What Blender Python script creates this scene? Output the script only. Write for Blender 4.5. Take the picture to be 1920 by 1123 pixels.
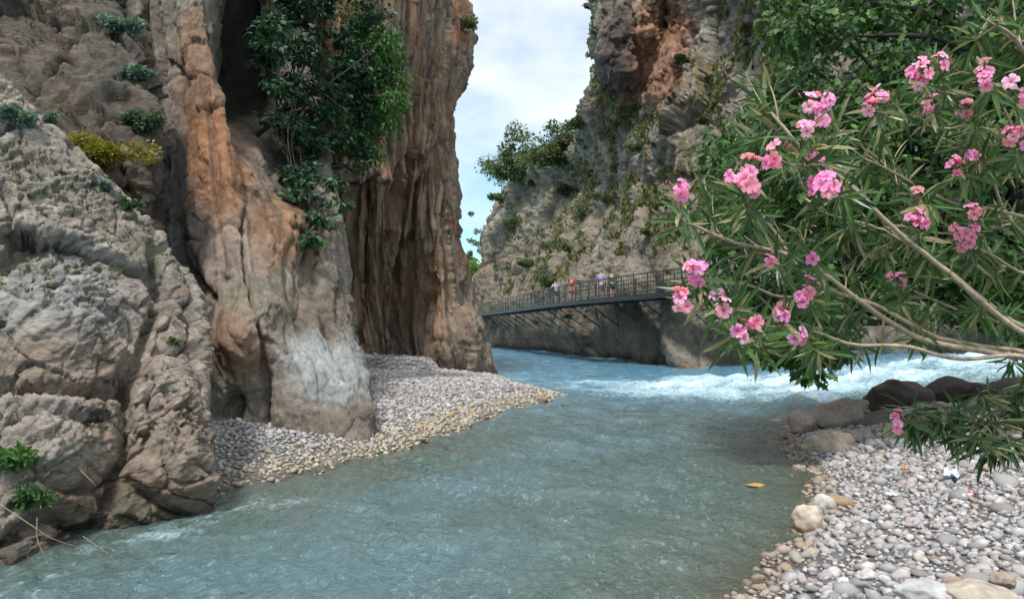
import bpy, math, random
import numpy as np
from mathutils import Vector, Matrix, Euler

for o in list(bpy.data.objects): bpy.data.objects.remove(o, do_unlink=True)
SC = bpy.context.scene
COL = SC.collection
rnd = random.Random(7)
RNG = np.random.default_rng(11)
EYE, FPX, CX, HY = 2.1, 1400.0, 960.0, 618.0     # eye height, focal length and horizon in photo pixels

# ------------------------------------------------------------------ camera
cam = bpy.data.cameras.new('camera'); cam_o = bpy.data.objects.new('camera', cam); COL.objects.link(cam_o)
cam.sensor_width = 36; cam.lens = 36*FPX/1920; cam.shift_y = (HY-561.5)/1920
cam.clip_start = 0.05; cam.clip_end = 3000
cam_o.location = (0, 0, EYE); cam_o.rotation_euler = (math.radians(90), 0, 0)
SC.camera = cam_o

# ------------------------------------------------------------------ sky, sun, exposure
SUN_EL, SUN_AZ = math.radians(58), math.radians(195)     # azimuth clockwise from +Y
w = bpy.data.worlds.new('World'); SC.world = w; w.use_nodes = True
nt = w.node_tree; nt.nodes.clear()
out = nt.nodes.new('ShaderNodeOutputWorld'); bg = nt.nodes.new('ShaderNodeBackground')
sky = nt.nodes.new('ShaderNodeTexSky'); sky.sky_type = 'NISHITA'; sky.sun_disc = False
sky.sun_elevation = SUN_EL; sky.sun_rotation = SUN_AZ; sky.air_density = 1.0; sky.dust_density = 0.4; sky.ozone_density = 2.5
tc = nt.nodes.new('ShaderNodeTexCoord'); sp = nt.nodes.new('ShaderNodeSeparateXYZ')
mp = nt.nodes.new('ShaderNodeMapping'); mp.inputs['Scale'].default_value = (1.6, 1.6, 3.2); mp.inputs['Location'].default_value = (0.35, 0.2, 0.1)
nz = nt.nodes.new('ShaderNodeTexNoise'); nz.inputs['Scale'].default_value = 2.2; nz.inputs['Detail'].default_value = 7; nz.inputs['Roughness'].default_value = 0.55
el = nt.nodes.new('ShaderNodeMath'); el.operation = 'MULTIPLY_ADD'; el.inputs[1].default_value = 2.6; el.inputs[2].default_value = -0.60
ad = nt.nodes.new('ShaderNodeMath'); ad.operation = 'ADD'
mnz = nt.nodes.new('ShaderNodeMath'); mnz.operation = 'MULTIPLY_ADD'; mnz.inputs[1].default_value = 2.2; mnz.inputs[2].default_value = -0.75
elc = nt.nodes.new('ShaderNodeClamp'); elc.inputs['Max'].default_value = 0.55; elc.inputs['Min'].default_value = -0.3
cl = nt.nodes.new('ShaderNodeClamp')
mx = nt.nodes.new('ShaderNodeMix'); mx.data_type = 'RGBA'; mx.inputs['B'].default_value = (7.5, 7.7, 7.8, 1)
tint = nt.nodes.new('ShaderNodeMix'); tint.data_type = 'RGBA'; tint.blend_type = 'MULTIPLY'; tint.inputs['Factor'].default_value = 1; tint.inputs['B'].default_value = (0.92, 1.12, 1.02, 1)
L = nt.links.new
L(tc.outputs['Generated'], sp.inputs[0]); L(tc.outputs['Generated'], mp.inputs[0]); L(mp.outputs[0], nz.inputs['Vector'])
L(sp.outputs['Z'], el.inputs[0]); L(el.outputs[0], elc.inputs[0]); L(nz.outputs['Fac'], mnz.inputs[0]); L(elc.outputs[0], ad.inputs[0]); L(mnz.outputs[0], ad.inputs[1]); L(ad.outputs[0], cl.inputs[0])
L(sky.outputs[0], tint.inputs['A']); L(tint.outputs['Result'], mx.inputs['A']); L(cl.outputs[0], mx.inputs['Factor']); L(mx.outputs['Result'], bg.inputs[0]); L(bg.outputs[0], out.inputs[0])
bg.inputs['Strength'].default_value = 0.125
sl = bpy.data.lights.new('sun', 'SUN'); sl.energy = 3.1; sl.angle = math.radians(9); sl.color = (1, 0.95, 0.88)
so = bpy.data.objects.new('sun', sl); COL.objects.link(so)
sd = Vector((math.sin(SUN_AZ)*math.cos(SUN_EL), math.cos(SUN_AZ)*math.cos(SUN_EL), math.sin(SUN_EL)))
so.rotation_euler = sd.to_track_quat('Z', 'Y').to_euler(); so.location = (0, -5, 60)
SC.view_settings.view_transform = 'Standard'; SC.view_settings.look = 'None'; SC.view_settings.gamma = 1
SC.view_settings.use_curve_mapping = False; SC.view_settings.exposure = 0.45

# ------------------------------------------------------------------ numeric helpers
PERM = np.random.default_rng(3).permutation(256).astype(np.int32); PERM = np.concatenate([PERM, PERM, PERM])
GR = np.random.default_rng(4).normal(size=(256, 3)); GR /= np.linalg.norm(GR, axis=1)[:, None]
def hsh(i):
    return PERM[(PERM[(PERM[i[..., 0] & 255]+i[..., 1]) & 255]+i[..., 2]) & 255]
def perlin(p):
    ip = np.floor(p).astype(np.int32); f = p-ip; u = f*f*f*(f*(f*6-15)+10)
    r = 0
    for a in (0, 1):
        for b in (0, 1):
            for c in (0, 1):
                o = np.array([a, b, c]); g = GR[hsh(ip+o)]
                d = ((f-o)*g).sum(-1)
                r = r+d*(u[..., 0] if a else 1-u[..., 0])*(u[..., 1] if b else 1-u[..., 1])*(u[..., 2] if c else 1-u[..., 2])
    return r*1.6
def fbm(p, o=4, gain=0.5, lac=2.03):
    r = 0; a = 1.0
    for k in range(o): r = r+a*perlin(p+17.3*k); p = p*lac; a *= gain
    return r
def ridged(p, o=4, gain=0.5):
    r = 0; a = 1.0
    for k in range(o): r = r+a*(1-2*np.abs(perlin(p+9.1*k))); p = p*2.07; a *= gain
    return r
R1 = np.random.default_rng(5).random((256, 8))
def cells(p):
    """nearest-cell tilted planes: gives broken, faceted rock; also returns F1, F2"""
    ip = np.floor(p).astype(np.int32)
    b1 = np.full(p.shape[:-1], 9.0); b2 = b1.copy(); val = np.zeros_like(b1); rr = np.zeros_like(b1)
    for a in (-1, 0, 1):
        for b in (-1, 0, 1):
            for c in (-1, 0, 1):
                q = ip+np.array([a, b, c]); h = hsh(q); rv = R1[h]
                df = p-(q+rv[..., :3]); d = np.sqrt((df*df).sum(-1))
                m = d < b1
                b2 = np.where(m, b1, np.minimum(b2, d)); b1 = np.where(m, d, b1)
                v = (df*(rv[..., 3:6]-0.5)).sum(-1)*1.6+(rv[..., 6]-0.5)
                val = np.where(m, v, val); rr = np.where(m, rv[..., 7], rr)
    return val, b1, b2, rr
def sstep(x, a, b):
    t = np.clip((x-a)/(b-a), 0, 1); return t*t*(3-2*t)
def W(px, py, Y): return ((px-CX)/FPX*Y, Y, EYE+(HY-py)/FPX*Y)
def WV(px, py, Y): return Vector(W(px, py, Y))
def proj(P):
    Y = np.maximum(P[..., 1], 0.5); return CX+FPX*P[..., 0]/Y, HY-FPX*(P[..., 2]-EYE)/Y
def polydist(x, y, pts):
    d = np.full(np.shape(x), 1e9)
    for (x0, y0), (x1, y1) in zip(pts[:-1], pts[1:]):
        dx, dy = x1-x0, y1-y0; t = np.clip(((x-x0)*dx+(y-y0)*dy)/(dx*dx+dy*dy+1e-9), 0, 1)
        d = np.minimum(d, np.hypot(x-x0-t*dx, y-y0-t*dy))
    return d
def inpoly(x, y, pts):
    r = np.zeros(np.shape(x), bool); n = len(pts)
    for i in range(n):
        x0, y0 = pts[i]; x1, y1 = pts[(i+1) % n]
        c = ((y0 > y) != (y1 > y)) & (x < (x1-x0)*(y-y0)/((y1-y0) or 1e-9)+x0); r ^= c
    return r
def sample_poly(pts, n, rg=RNG):
    a = np.array(pts); lo, hi = a.min(0), a.max(0); o = []
    while len(o) < n:
        q = lo+rg.random((n*2, 2))*(hi-lo); o += list(q[inpoly(q[:, 0], q[:, 1], pts)])
    return np.array(o[:n])

# ------------------------------------------------------------------ object helpers
def mesh_np(name, V, F, col=None, smooth=True, mat=None, mi=None):
    V = np.ascontiguousarray(V, dtype=np.float32).reshape(-1, 3); F = np.asarray(F, dtype=np.int32)
    me = bpy.data.meshes.new(name); k = F.shape[1]
    me.vertices.add(len(V)); me.vertices.foreach_set('co', V.ravel())
    me.loops.add(F.size); me.loops.foreach_set('vertex_index', F.ravel())
    me.polygons.add(len(F)); me.polygons.foreach_set('loop_start', np.arange(len(F), dtype=np.int32)*k)
    me.update(calc_edges=True)
    me.polygons.foreach_set('use_smooth', np.full(len(F), smooth))
    if col is not None:
        c = np.ones((len(V), 4), np.float32); c[:, :3] = np.asarray(col)[..., :3]
        at = me.color_attributes.new('Col', 'FLOAT_COLOR', 'POINT'); at.data.foreach_set('color', c.ravel())
    if mat: me.materials.append(mat)
    me.validate()
    return me
def link(name, me, parent=None, loc=None, **tags):
    o = bpy.data.objects.new(name, me); COL.objects.link(o)
    if parent is not None: o.parent = parent
    if loc is not None: o.location = loc
    for k, v in tags.items(): o[k] = v
    return o
def thing(name, label, cat, loc=(0, 0, 0), group=None):
    o = bpy.data.objects.new(name, None); COL.objects.link(o); o.location = loc; o.empty_display_size = 0.3
    o['label'] = label; o['category'] = cat
    if group: o['group'] = group
    return o
class MB:
    def __init__(s): s.V = []; s.F = []; s.C = []; s.n = 0
    def add(s, V, F, c=None):
        V = np.asarray(V, float).reshape(-1, 3); F = np.asarray(F, int)
        if F.shape[1] == 4: F = np.concatenate([F[:, [0, 1, 2]], F[:, [0, 2, 3]]])
        s.V.append(V); s.F.append(F+s.n); s.n += len(V)
        s.C.append(np.tile(np.asarray(c if c is not None else (1, 1, 1), float).reshape(-1, 3), (len(V) if np.size(c if c is not None else 0) <= 3 else 1, 1)))
        return s
    def box(s, c, d, rot=0, col=None):
        c = np.array(c); d = np.array(d)/2
        v = np.array([[x, y, z] for x in (-1, 1) for y in (-1, 1) for z in (-1, 1)], float)*d
        cr, sr = math.cos(rot), math.sin(rot); v = np.stack([v[:, 0]*cr-v[:, 1]*sr, v[:, 0]*sr+v[:, 1]*cr, v[:, 2]], 1)+c
        return s.add(v, [[0, 1, 3, 2], [4, 6, 7, 5], [0, 4, 5, 1], [2, 3, 7, 6], [0, 2, 6, 4], [1, 5, 7, 3]], col)
    def tube(s, pts, rad, k=6, col=None):
        pts = np.array(pts, float); n = len(pts); rad = np.broadcast_to(rad, (n,))
        T = np.gradient(pts, axis=0); T /= np.linalg.norm(T, axis=1)[:, None]+1e-9
        ref = np.array([0, 0, 1.0]) if abs(T[:, 2]).mean() < 0.8 else np.array([0, 1.0, 0])
        A = np.cross(T, ref); A /= np.linalg.norm(A, axis=1)[:, None]+1e-9; B = np.cross(T, A)
        an = np.arange(k)*2*math.pi/k
        V = pts[:, None]+rad[:, None, None]*(A[:, None]*np.cos(an)[None, :, None]+B[:, None]*np.sin(an)[None, :, None])
        F = [[i*k+j, i*k+(j+1) % k, (i+1)*k+(j+1) % k, (i+1)*k+j] for i in range(n-1) for j in range(k)]
        s.add(V.reshape(-1, 3), F, col)
        e = np.concatenate([V[-1], pts[-1:]+T[-1:]*rad[-1]*0.5]); s.add(e, [[j, (j+1) % k, k] for j in range(k)], col)
        return s
    def mesh(s, name, mat, smooth=True, off=None):
        V = np.concatenate(s.V)
        if off is not None: V = V-np.array(off)
        return mesh_np(name, V, np.concatenate(s.F), np.concatenate(s.C), smooth, mat)
def crv(pts, n=24):
    """Catmull-Rom through points"""
    P = np.array([tuple(p) for p in pts], float); P = np.vstack([2*P[0]-P[1], P, 2*P[-1]-P[-2]]); m = len(P)-3
    t = np.linspace(0, m-1e-6, n); i = t.astype(int); f = (t-i)[:, None]
    a, b, c, d = P[i], P[i+1], P[i+2], P[i+3]
    return 0.5*(2*b+(c-a)*f+(2*a-5*b+4*c-d)*f*f+(3*b-a-3*c+d)*f**3)

# ------------------------------------------------------------------ materials
def mat_new(name):
    m = bpy.data.materials.new(name); m.use_nodes = True; t = m.node_tree
    return m, t, t.nodes['Principled BSDF']
def N(t, kind, **kw):
    n = t.nodes.new(kind)
    for k, v in kw.items():
        if k in n.inputs: n.inputs[k].default_value = v
        else: setattr(n, k, v)
    return n
def rock_mat(name, scl=(1, 1, 1), rot=(0, 0, 0), b1=0.06, b2=0.02, grain=3.0, vary=0.35, crack=0.5):
    m, t, P = mat_new(name); P.inputs['Roughness'].default_value = 0.92; P.inputs['Specular IOR Level'].default_value = 0.2
    tc = N(t, 'ShaderNodeTexCoord'); mp = N(t, 'ShaderNodeMapping'); mp.inputs['Scale'].default_value = scl; mp.inputs['Rotation'].default_value = rot
    t.links.new(tc.outputs['Object'], mp.inputs[0])
    at = N(t, 'ShaderNodeAttribute'); at.attribute_name = 'Col'
    n1 = N(t, 'ShaderNodeTexNoise', Scale=grain, Detail=9.0, Roughness=0.68); n1.inputs['Distortion'].default_value = 0.6
    n2 = N(t, 'ShaderNodeTexNoise', Scale=grain*7, Detail=6.0, Roughness=0.7)
    vo = N(t, 'ShaderNodeTexVoronoi', Scale=grain*1.6); vo.feature = 'DISTANCE_TO_EDGE'
    for n in (n1, n2): t.links.new(mp.outputs[0], n.inputs['Vector'])
    # warp the crack pattern
    wv = N(t, 'ShaderNodeMix'); wv.data_type = 'VECTOR'; wv.inputs['Factor'].default_value = 0.25
    t.links.new(mp.outputs[0], wv.inputs[4]); t.links.new(n1.outputs['Color'], wv.inputs[5]); t.links.new(wv.outputs[1], vo.inputs['Vector'])
    r = N(t, 'ShaderNodeMapRange'); r.inputs['From Min'].default_value = 0.3; r.inputs['From Max'].default_value = 0.7
    r.inputs['To Min'].default_value = 1-vary; r.inputs['To Max'].default_value = 1+vary
    t.links.new(n1.outputs['Fac'], r.inputs['Value'])
    r2 = N(t, 'ShaderNodeMapRange'); r2.inputs['From Min'].default_value = 0.3; r2.inputs['From Max'].default_value = 0.7
    r2.inputs['To Min'].default_value = 0.78; r2.inputs['To Max'].default_value = 1.2; t.links.new(n2.outputs['Fac'], r2.inputs['Value'])
    mu = N(t, 'ShaderNodeMath'); mu.operation = 'MULTIPLY'; t.links.new(r.outputs[0], mu.inputs[0]); t.links.new(r2.outputs[0], mu.inputs[1])
    vm = N(t, 'ShaderNodeVectorMath'); vm.operation = 'SCALE'; t.links.new(at.outputs['Color'], vm.inputs[0]); t.links.new(mu.outputs[0], vm.inputs['Scale'])
    t.links.new(vm.outputs[0], P.inputs['Base Color'])
    vr = N(t, 'ShaderNodeMapRange'); vr.inputs['From Max'].default_value = 0.08; vr.inputs['To Max'].default_value = crack; t.links.new(vo.outputs['Distance'], vr.inputs['Value'])
    s1 = N(t, 'ShaderNodeMath'); s1.operation = 'ADD'; t.links.new(n1.outputs['Fac'], s1.inputs[0]); t.links.new(vr.outputs[0], s1.inputs[1])
    bp = N(t, 'ShaderNodeBump'); bp.inputs['Distance'].default_value = b1; bp.inputs['Strength'].default_value = 1; t.links.new(s1.outputs[0], bp.inputs['Height'])
    bp2 = N(t, 'ShaderNodeBump'); bp2.inputs['Distance'].default_value = b2; bp2.inputs['Strength'].default_value = 1; t.links.new(n2.outputs['Fac'], bp2.inputs['Height']); t.links.new(bp.outputs[0], bp2.inputs['Normal'])
    n3 = N(t, 'ShaderNodeTexNoise', Scale=grain*3, Detail=8.0, Roughness=0.75); n3.inputs['Distortion'].default_value = 1.2; t.links.new(mp.outputs[0], n3.inputs['Vector'])
    ab = N(t, 'ShaderNodeMath'); ab.operation = 'SUBTRACT'; ab.inputs[1].default_value = .5; t.links.new(n3.outputs['Fac'], ab.inputs[0]); ab2 = N(t, 'ShaderNodeMath'); ab2.operation = 'ABSOLUTE'; t.links.new(ab.outputs[0], ab2.inputs[0])
    bp3 = N(t, 'ShaderNodeBump'); bp3.inputs['Distance'].default_value = b2*4; bp3.inputs['Strength'].default_value = 1; t.links.new(ab2.outputs[0], bp3.inputs['Height']); t.links.new(bp2.outputs[0], bp3.inputs['Normal'])
    t.links.new(bp3.outputs[0], P.inputs['Normal'])
    return m
def leaf_mat(name, rough=0.45, trans=0.3, spec=0.4):
    m, t, P = mat_new(name); at = N(t, 'ShaderNodeAttribute'); at.attribute_name = 'Col'
    P.inputs['Roughness'].default_value = rough; P.inputs['Specular IOR Level'].default_value = spec
    tc = N(t, 'ShaderNodeTexCoord'); n1 = N(t, 'ShaderNodeTexNoise', Scale=25.0, Detail=3.0); t.links.new(tc.outputs['Object'], n1.inputs['Vector'])
    r = N(t, 'ShaderNodeMapRange'); r.inputs['To Min'].default_value = 0.6; r.inputs['To Max'].default_value = 1.4; t.links.new(n1.outputs['Fac'], r.inputs['Value'])
    vm = N(t, 'ShaderNodeVectorMath'); vm.operation = 'SCALE'; t.links.new(at.outputs['Color'], vm.inputs[0]); t.links.new(r.outputs[0], vm.inputs['Scale'])
    t.links.new(vm.outputs[0], P.inputs['Base Color'])
    tr = N(t, 'ShaderNodeBsdfTranslucent'); tint = N(t, 'ShaderNodeVectorMath'); tint.operation = 'MULTIPLY'; tint.inputs[1].default_value = (1.5, 1.5, 0.7)
    t.links.new(vm.outputs[0], tint.inputs[0]); t.links.new(tint.outputs[0], tr.inputs['Color'])
    mx = N(t, 'ShaderNodeMixShader'); mx.inputs[0].default_value = trans
    o = t.nodes['Material Output']; t.links.new(P.outputs[0], mx.inputs[1]); t.links.new(tr.outputs[0], mx.inputs[2]); t.links.new(mx.outputs[0], o.inputs['Surface'])
    return m
def plain_mat(name, rough=0.7, scale=20, vary=0.25, metal=0.0, bump=0.002, color=None):
    m, t, P = mat_new(name); P.inputs['Roughness'].default_value = rough; P.inputs['Metallic'].default_value = metal
    tc = N(t, 'ShaderNodeTexCoord'); n1 = N(t, 'ShaderNodeTexNoise', Scale=float(scale), Detail=6.0, Roughness=0.65); t.links.new(tc.outputs['Object'], n1.inputs['Vector'])
    r = N(t, 'ShaderNodeMapRange'); r.inputs['From Min'].default_value = .3; r.inputs['From Max'].default_value = .7; r.inputs['To Min'].default_value = 1-vary; r.inputs['To Max'].default_value = 1+vary; t.links.new(n1.outputs['Fac'], r.inputs['Value'])
    vm = N(t, 'ShaderNodeVectorMath'); vm.operation = 'SCALE'; t.links.new(r.outputs[0], vm.inputs['Scale'])
    if color is None:
        at = N(t, 'ShaderNodeAttribute'); at.attribute_name = 'Col'; t.links.new(at.outputs['Color'], vm.inputs[0])
    else: vm.inputs[0].default_value = color
    t.links.new(vm.outputs[0], P.inputs['Base Color'])
    b = N(t, 'ShaderNodeBump'); b.inputs['Distance'].default_value = bump; t.links.new(n1.outputs['Fac'], b.inputs['Height']); t.links.new(b.outputs[0], P.inputs['Normal'])
    return m
M_rockA = rock_mat('pale_layered_limestone', scl=(1.0, 1.0, 2.2), rot=(0, 0.75, 0), b1=0.10, b2=0.024, grain=2.6, vary=0.36, crack=0.25)
M_rockB = rock_mat('smooth_stained_limestone', scl=(1.0, 1.0, 0.6), b1=0.10, b2=0.03, grain=2.0, vary=0.42, crack=0.08)
M_rockC = rock_mat('fluted_limestone', scl=(1.6, 1.0, 0.28), b1=0.17, b2=0.05, grain=1.2, vary=0.45, crack=0.08)
M_rockD = rock_mat('weathered_cliff_limestone', scl=(1.0, 1.0, 0.7), b1=0.5, b2=0.15, grain=0.8, vary=0.5, crack=0.3)
M_stone = plain_mat('river_stone', rough=0.8, scale=14, vary=0.3, bump=0.012)
M_gravel = rock_mat('gravel_ground', b1=0.03, b2=0.02, grain=7.0, vary=0.3, crack=0.9)
M_leaf = leaf_mat('leaf', 0.5, 0.28); M_oleander = leaf_mat('oleander_leaf', 0.38, 0.22, 0.5); M_petal = leaf_mat('petal', 0.6, 0.35, 0.2)
M_bark = plain_mat('bark', rough=0.85, scale=30, vary=0.4, bump=0.006)
M_steel = plain_mat('painted_steel', rough=0.6, scale=6, vary=0.3)
M_cloth = plain_mat('cloth', rough=0.9, scale=40, vary=0.1)

# ------------------------------------------------------------------ cliffs
SURF = []
def cliff(name, cols, nu, nv, disp, paint, mat, base, feats=(), tags=None, fine=None):
    A = np.array([[W(*q) for q in c] for c in cols])                       # (nc, nr, 3)
    nc, nr = A.shape[:2]
    pxy = np.array([[q[:2] for q in c] for c in cols], float)
    wu = np.maximum(np.linalg.norm(np.diff(pxy, axis=0), axis=2).mean(1), 25); wv = np.maximum(np.linalg.norm(np.diff(pxy, axis=1), axis=2).mean(0), 20)
    def params(wt, n):
        wt = np.minimum(wt, 160); c = np.concatenate([[0], np.cumsum(wt)]); return np.interp(np.linspace(0, c[-1], n), c, np.arange(len(c)))
    tu, tv = params(wu, nu), params(wv, nv)
    def interp(B, t):
        Pd = np.concatenate([2*B[:1]-B[1:2], B, 2*B[-1:]-B[-2:-1]]); i = np.minimum(t.astype(int), len(B)-2); f = (t-i).reshape(-1, *([1]*(B.ndim-1)))
        a, b, c, d = Pd[i], Pd[i+1], Pd[i+2], Pd[i+3]
        return 0.5*(2*b+(c-a)*f+(2*a-5*b+4*c-d)*f*f+(3*b-a-3*c+d)*f**3)
    G = interp(A, tu); G = np.swapaxes(interp(np.swapaxes(G, 0, 1), tv), 0, 1)   # nu, nv, 3
    U, Vv = np.meshgrid(tu, tv, indexing='ij')
    def normals(G):
        n = np.cross(np.gradient(G, axis=0), np.gradient(G, axis=1)); n /= np.linalg.norm(n, axis=2)[..., None]+1e-9
        k = nc//2*nu//nc
        s = np.sign((n*(np.array([0, 0, EYE])-G)).sum(-1)[nu//4:3*nu//4].mean()); return n*s, s
    n, s = normals(G); px, py = proj(G)
    d = disp(G, px, py, U, Vv)
    for f in feats:
        wx = px+perlin(G*1.3)*6; wy = py+perlin(G*1.3+7)*6
        if f[0] == 'crease': d = d-f[3]*np.exp(-(polydist(wx, wy, f[1])/f[2])**2)
        else: d = d+f[5]*np.exp(-(((wx-f[1])/f[3])**2+((wy-f[2])/f[4])**2))
    G = G+n*d[..., None]
    if fine is not None:
        n, s = normals(G); G = G+n*fine(G, px, py, U, Vv)[..., None]
    C = np.empty(G.shape); C[:] = base
    wxx = px+fbm(G*0.9+3, 3)*22*(12/np.maximum(G[..., 1], 8))**0.3; wyy = py+fbm(G*0.9+31, 3)*30
    C = paint(C, G, px, py, wxx, wyy, U, Vv)
    idx = np.arange(nu*nv).reshape(nu, nv)
    F = np.stack([idx[:-1, :-1], idx[1:, :-1], idx[1:, 1:], idx[:-1, 1:]], -1).reshape(-1, 4)
    if s < 0: F = F[:, ::-1]
    me = mesh_np(name, G.reshape(-1, 3), F, np.clip(C.reshape(-1, 3), 0.01, 0.8), True, mat)
    o = link(name, me, kind='structure', **(tags or {}))
    p2, q2 = proj(G); SURF.append((o, G.reshape(-1, 3), p2.ravel(), q2.ravel(), n.reshape(-1, 3)))
    return o
def surf(px, py, which=None):
    best = None
    for k, (o, G, p, q, n) in enumerate(SURF):
        if which is not None and k not in which: continue
        m = np.nonzero((abs(p-px) < 5) & (abs(q-py) < 5) & (G[:, 1] > 0))[0]
        if len(m):
            i = m[np.argmin(G[m, 1])]
            if best is None or G[i, 1] < best[0][1]: best = (G[i].copy(), n[i].copy())
    return best
def mixc(C, c, a): return C*(1-a[..., None])+np.array(c)*a[..., None]
def blob(x, y, cx, cy, rx, ry, s=1.0): return s*np.clip((1.35-np.hypot((x-cx)/rx, (y-cy)/ry))*1.5, 0, 1)

# --- near left outcrop (pale, layered)
def colA(top, back, pts): return [back, top]+pts
A_cols = [
    [(-500, 60, 10.5), (-500, 10, 8.6), (-500, 250, 8.0), (-500, 450, 7.4), (-500, 600, 7.0), (-500, 750, 6.5), (-500, 900, 6.1), (-500, 1080, 5.8), (-500, 1300, 5.5)],
    [(-180, 110, 11.0), (-180, 20, 9.2), (-180, 250, 8.5), (-180, 430, 8.0), (-180, 580, 7.6), (-170, 740, 7.0), (-170, 850, 6.6), (-160, 1050, 6.1), (-160, 1260, 5.9)],
    [(0, 220, 12.0), (0, 132, 9.8), (0, 300, 9.1), (0, 450, 8.6), (0, 600, 8.2), (0, 740, 7.7), (0, 860, 7.1), (0, 1040, 6.55), (0, 1210, 6.4)],
    [(90, 300, 12.2), (95, 232, 10.0), (92, 370, 9.2), (90, 500, 8.7), (88, 620, 8.25), (85, 740, 7.9), (85, 860, 7.3), (90, 1010, 7.0), (90, 1180, 6.9)],
    [(190, 400, 12.4), (190, 345, 10.1), (185, 440, 9.5), (180, 550, 9.0), (178, 650, 8.6), (175, 745, 8.3), (172, 860, 7.9), (180, 975, 7.7), (180, 1130, 7.5)],
    [(280, 500, 12.6), (288, 462, 10.3), (285, 540, 9.8), (282, 620, 9.4), (280, 700, 8.9), (285, 780, 8.5), (290, 870, 8.2), (292, 950, 8.2), (292, 1095, 8.05)],
    [(345, 560, 12.8), (350, 545, 10.4), (357, 600, 10.0), (362, 660, 9.6), (365, 730, 9.15), (365, 800, 8.8), (368, 870, 8.5), (370, 930, 8.5), (368, 1070, 8.4)],
    [(350, 640, 13.0), (372, 610, 10.8), (384, 650, 10.4), (389, 695, 10.0), (391, 750, 9.6), (391, 805, 9.3), (395, 870, 9.0), (392, 920, 9.0), (390, 1050, 9.0)],
    [(320, 650, 14.0), (330, 640, 12.6), (335, 680, 12.4), (340, 720, 12.2), (345, 765, 12.0), (345, 810, 11.8), (350, 860, 11.5), (350, 900, 11.4), (350, 980, 11.3)],
]
def rotp(G, ang):   # turn strata about the view axis
    c, s = math.cos(ang), math.sin(ang)
    return np.stack([G[..., 0]*c+G[..., 2]*s, G[..., 1], -G[..., 0]*s+G[..., 2]*c], -1)
def dispA(G, px, py, U, V):
    Q = rotp(G, -0.85); Wp = Q+0.20*np.stack([fbm(Q*0.8, 3), fbm(Q*0.8+5, 3), fbm(Q*0.8+11, 3)], -1)
    v1, a1, b1, _ = cells(Wp*np.array([0.55, 0.7, 0.95])); v2, a2, b2, _ = cells(Wp*np.array([1.4, 1.8, 2.6])+9)
    d = 0.26*v1+0.09*v2-0.12*np.exp(-((b1-a1)/0.04)**2)-0.05*np.exp(-((b2-a2)/0.04)**2)
    d += 0.10*fbm(G*0.5, 2)
    return d*(1-.93*sstep(U, 6.2, 7.0))
def fineA(G, px, py, U, V):
    Q = rotp(G, 0.75); Q = Q+0.06*fbm(G*1.5, 3)[..., None]
    v3, a3, b3, _ = cells(Q*np.array([2.6, 3.2, 6.5]))
    v4, a4, b4, _ = cells(Q*np.array([6.5, 7, 17.]))
    rough = 0.4+0.9*sstep(fbm(G*0.7+50, 2), -0.3, 0.5)
    return (0.042*v3+0.034*v4-0.02*np.exp(-((b3-a3)/0.05)**2)+0.020*fbm(G*6, 4, 0.7))*rough*(1-.75*sstep(U, 6.4, 7.1))
def paintA(C, G, px, py, x, y, U, V):
    n1 = fbm(G*0.8+2, 4); n2 = fbm(G*2.1+8, 4)
    C = mixc(C, (0.50, 0.45, 0.40), sstep(n1, 0, 0.7)*0.7); C = mixc(C, (0.33, 0.30, 0.26), sstep(-n1, 0.1, 0.7)*0.6)
    C = mixc(C, (0.50, 0.41, 0.345), blob(x, y, 300, 760, 120, 170, .75)); C = mixc(C, (0.42, 0.31, 0.24), blob(x, y, 90, 700, 130, 50, .6))
    C = mixc(C, (0.46, 0.47, 0.475), blob(x, y, 100, 560, 130, 90, .6)); C = mixc(C, (0.42, 0.33, 0.26), blob(x, y, 250, 860, 150, 80, .55))
    C = mixc(C, (0.34, 0.19, 0.10), sstep(n2, 0.35, 0.8)*0.45); C = mixc(C, (0.26, 0.17, 0.11), blob(x, y, 240, 960, 190, 70, .55))
    C = mixc(C, (0.20, 0.22, 0.13), sstep(fbm(G*1.7+77, 3), 0.45, 0.8)*0.5)
    C = mixc(C, (0.10, 0.085, 0.07), (1-sstep(G[..., 2], 0.02, 0.28+0.2*n2))*0.7)       # wet band at the waterline
    return C
featA = [('crease', [(-60, 735), (60, 742), (150, 755), (235, 735)], 13, .38), ('crease', [(238, 700), (236, 780), (228, 860), (200, 950)], 12, .32),
         ('crease', [(235, 735), (270, 640), (300, 560), (285, 480)], 11, .28), ('crease', [(0, 420), (120, 500), (210, 600), (240, 700)], 6, .05),
         ('blob', 110, 800, 110, 80, 0.0, 0), ('crease', [(0, 1015), (110, 960), (170, 990)], 16, .3), ('crease', [(300, 760), (340, 800), (390, 805)], 8, .12)]
featA = [f if f[0] == 'crease' else ('blob', 120, 840, 110, 90, .30) for f in featA]
featA += [('blob', 320, 860, 55, 70, .22), ('blob', 310, 720, 60, 60, .2), ('blob', 130, 620, 130, 90, .25)]
cliff('cliff', A_cols, 330, 380, dispA, paintA, M_rockA, (0.50, 0.445, 0.39), featA, dict(label='pale layered limestone outcrop in the left foreground, rising from the water'), fineA)

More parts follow.
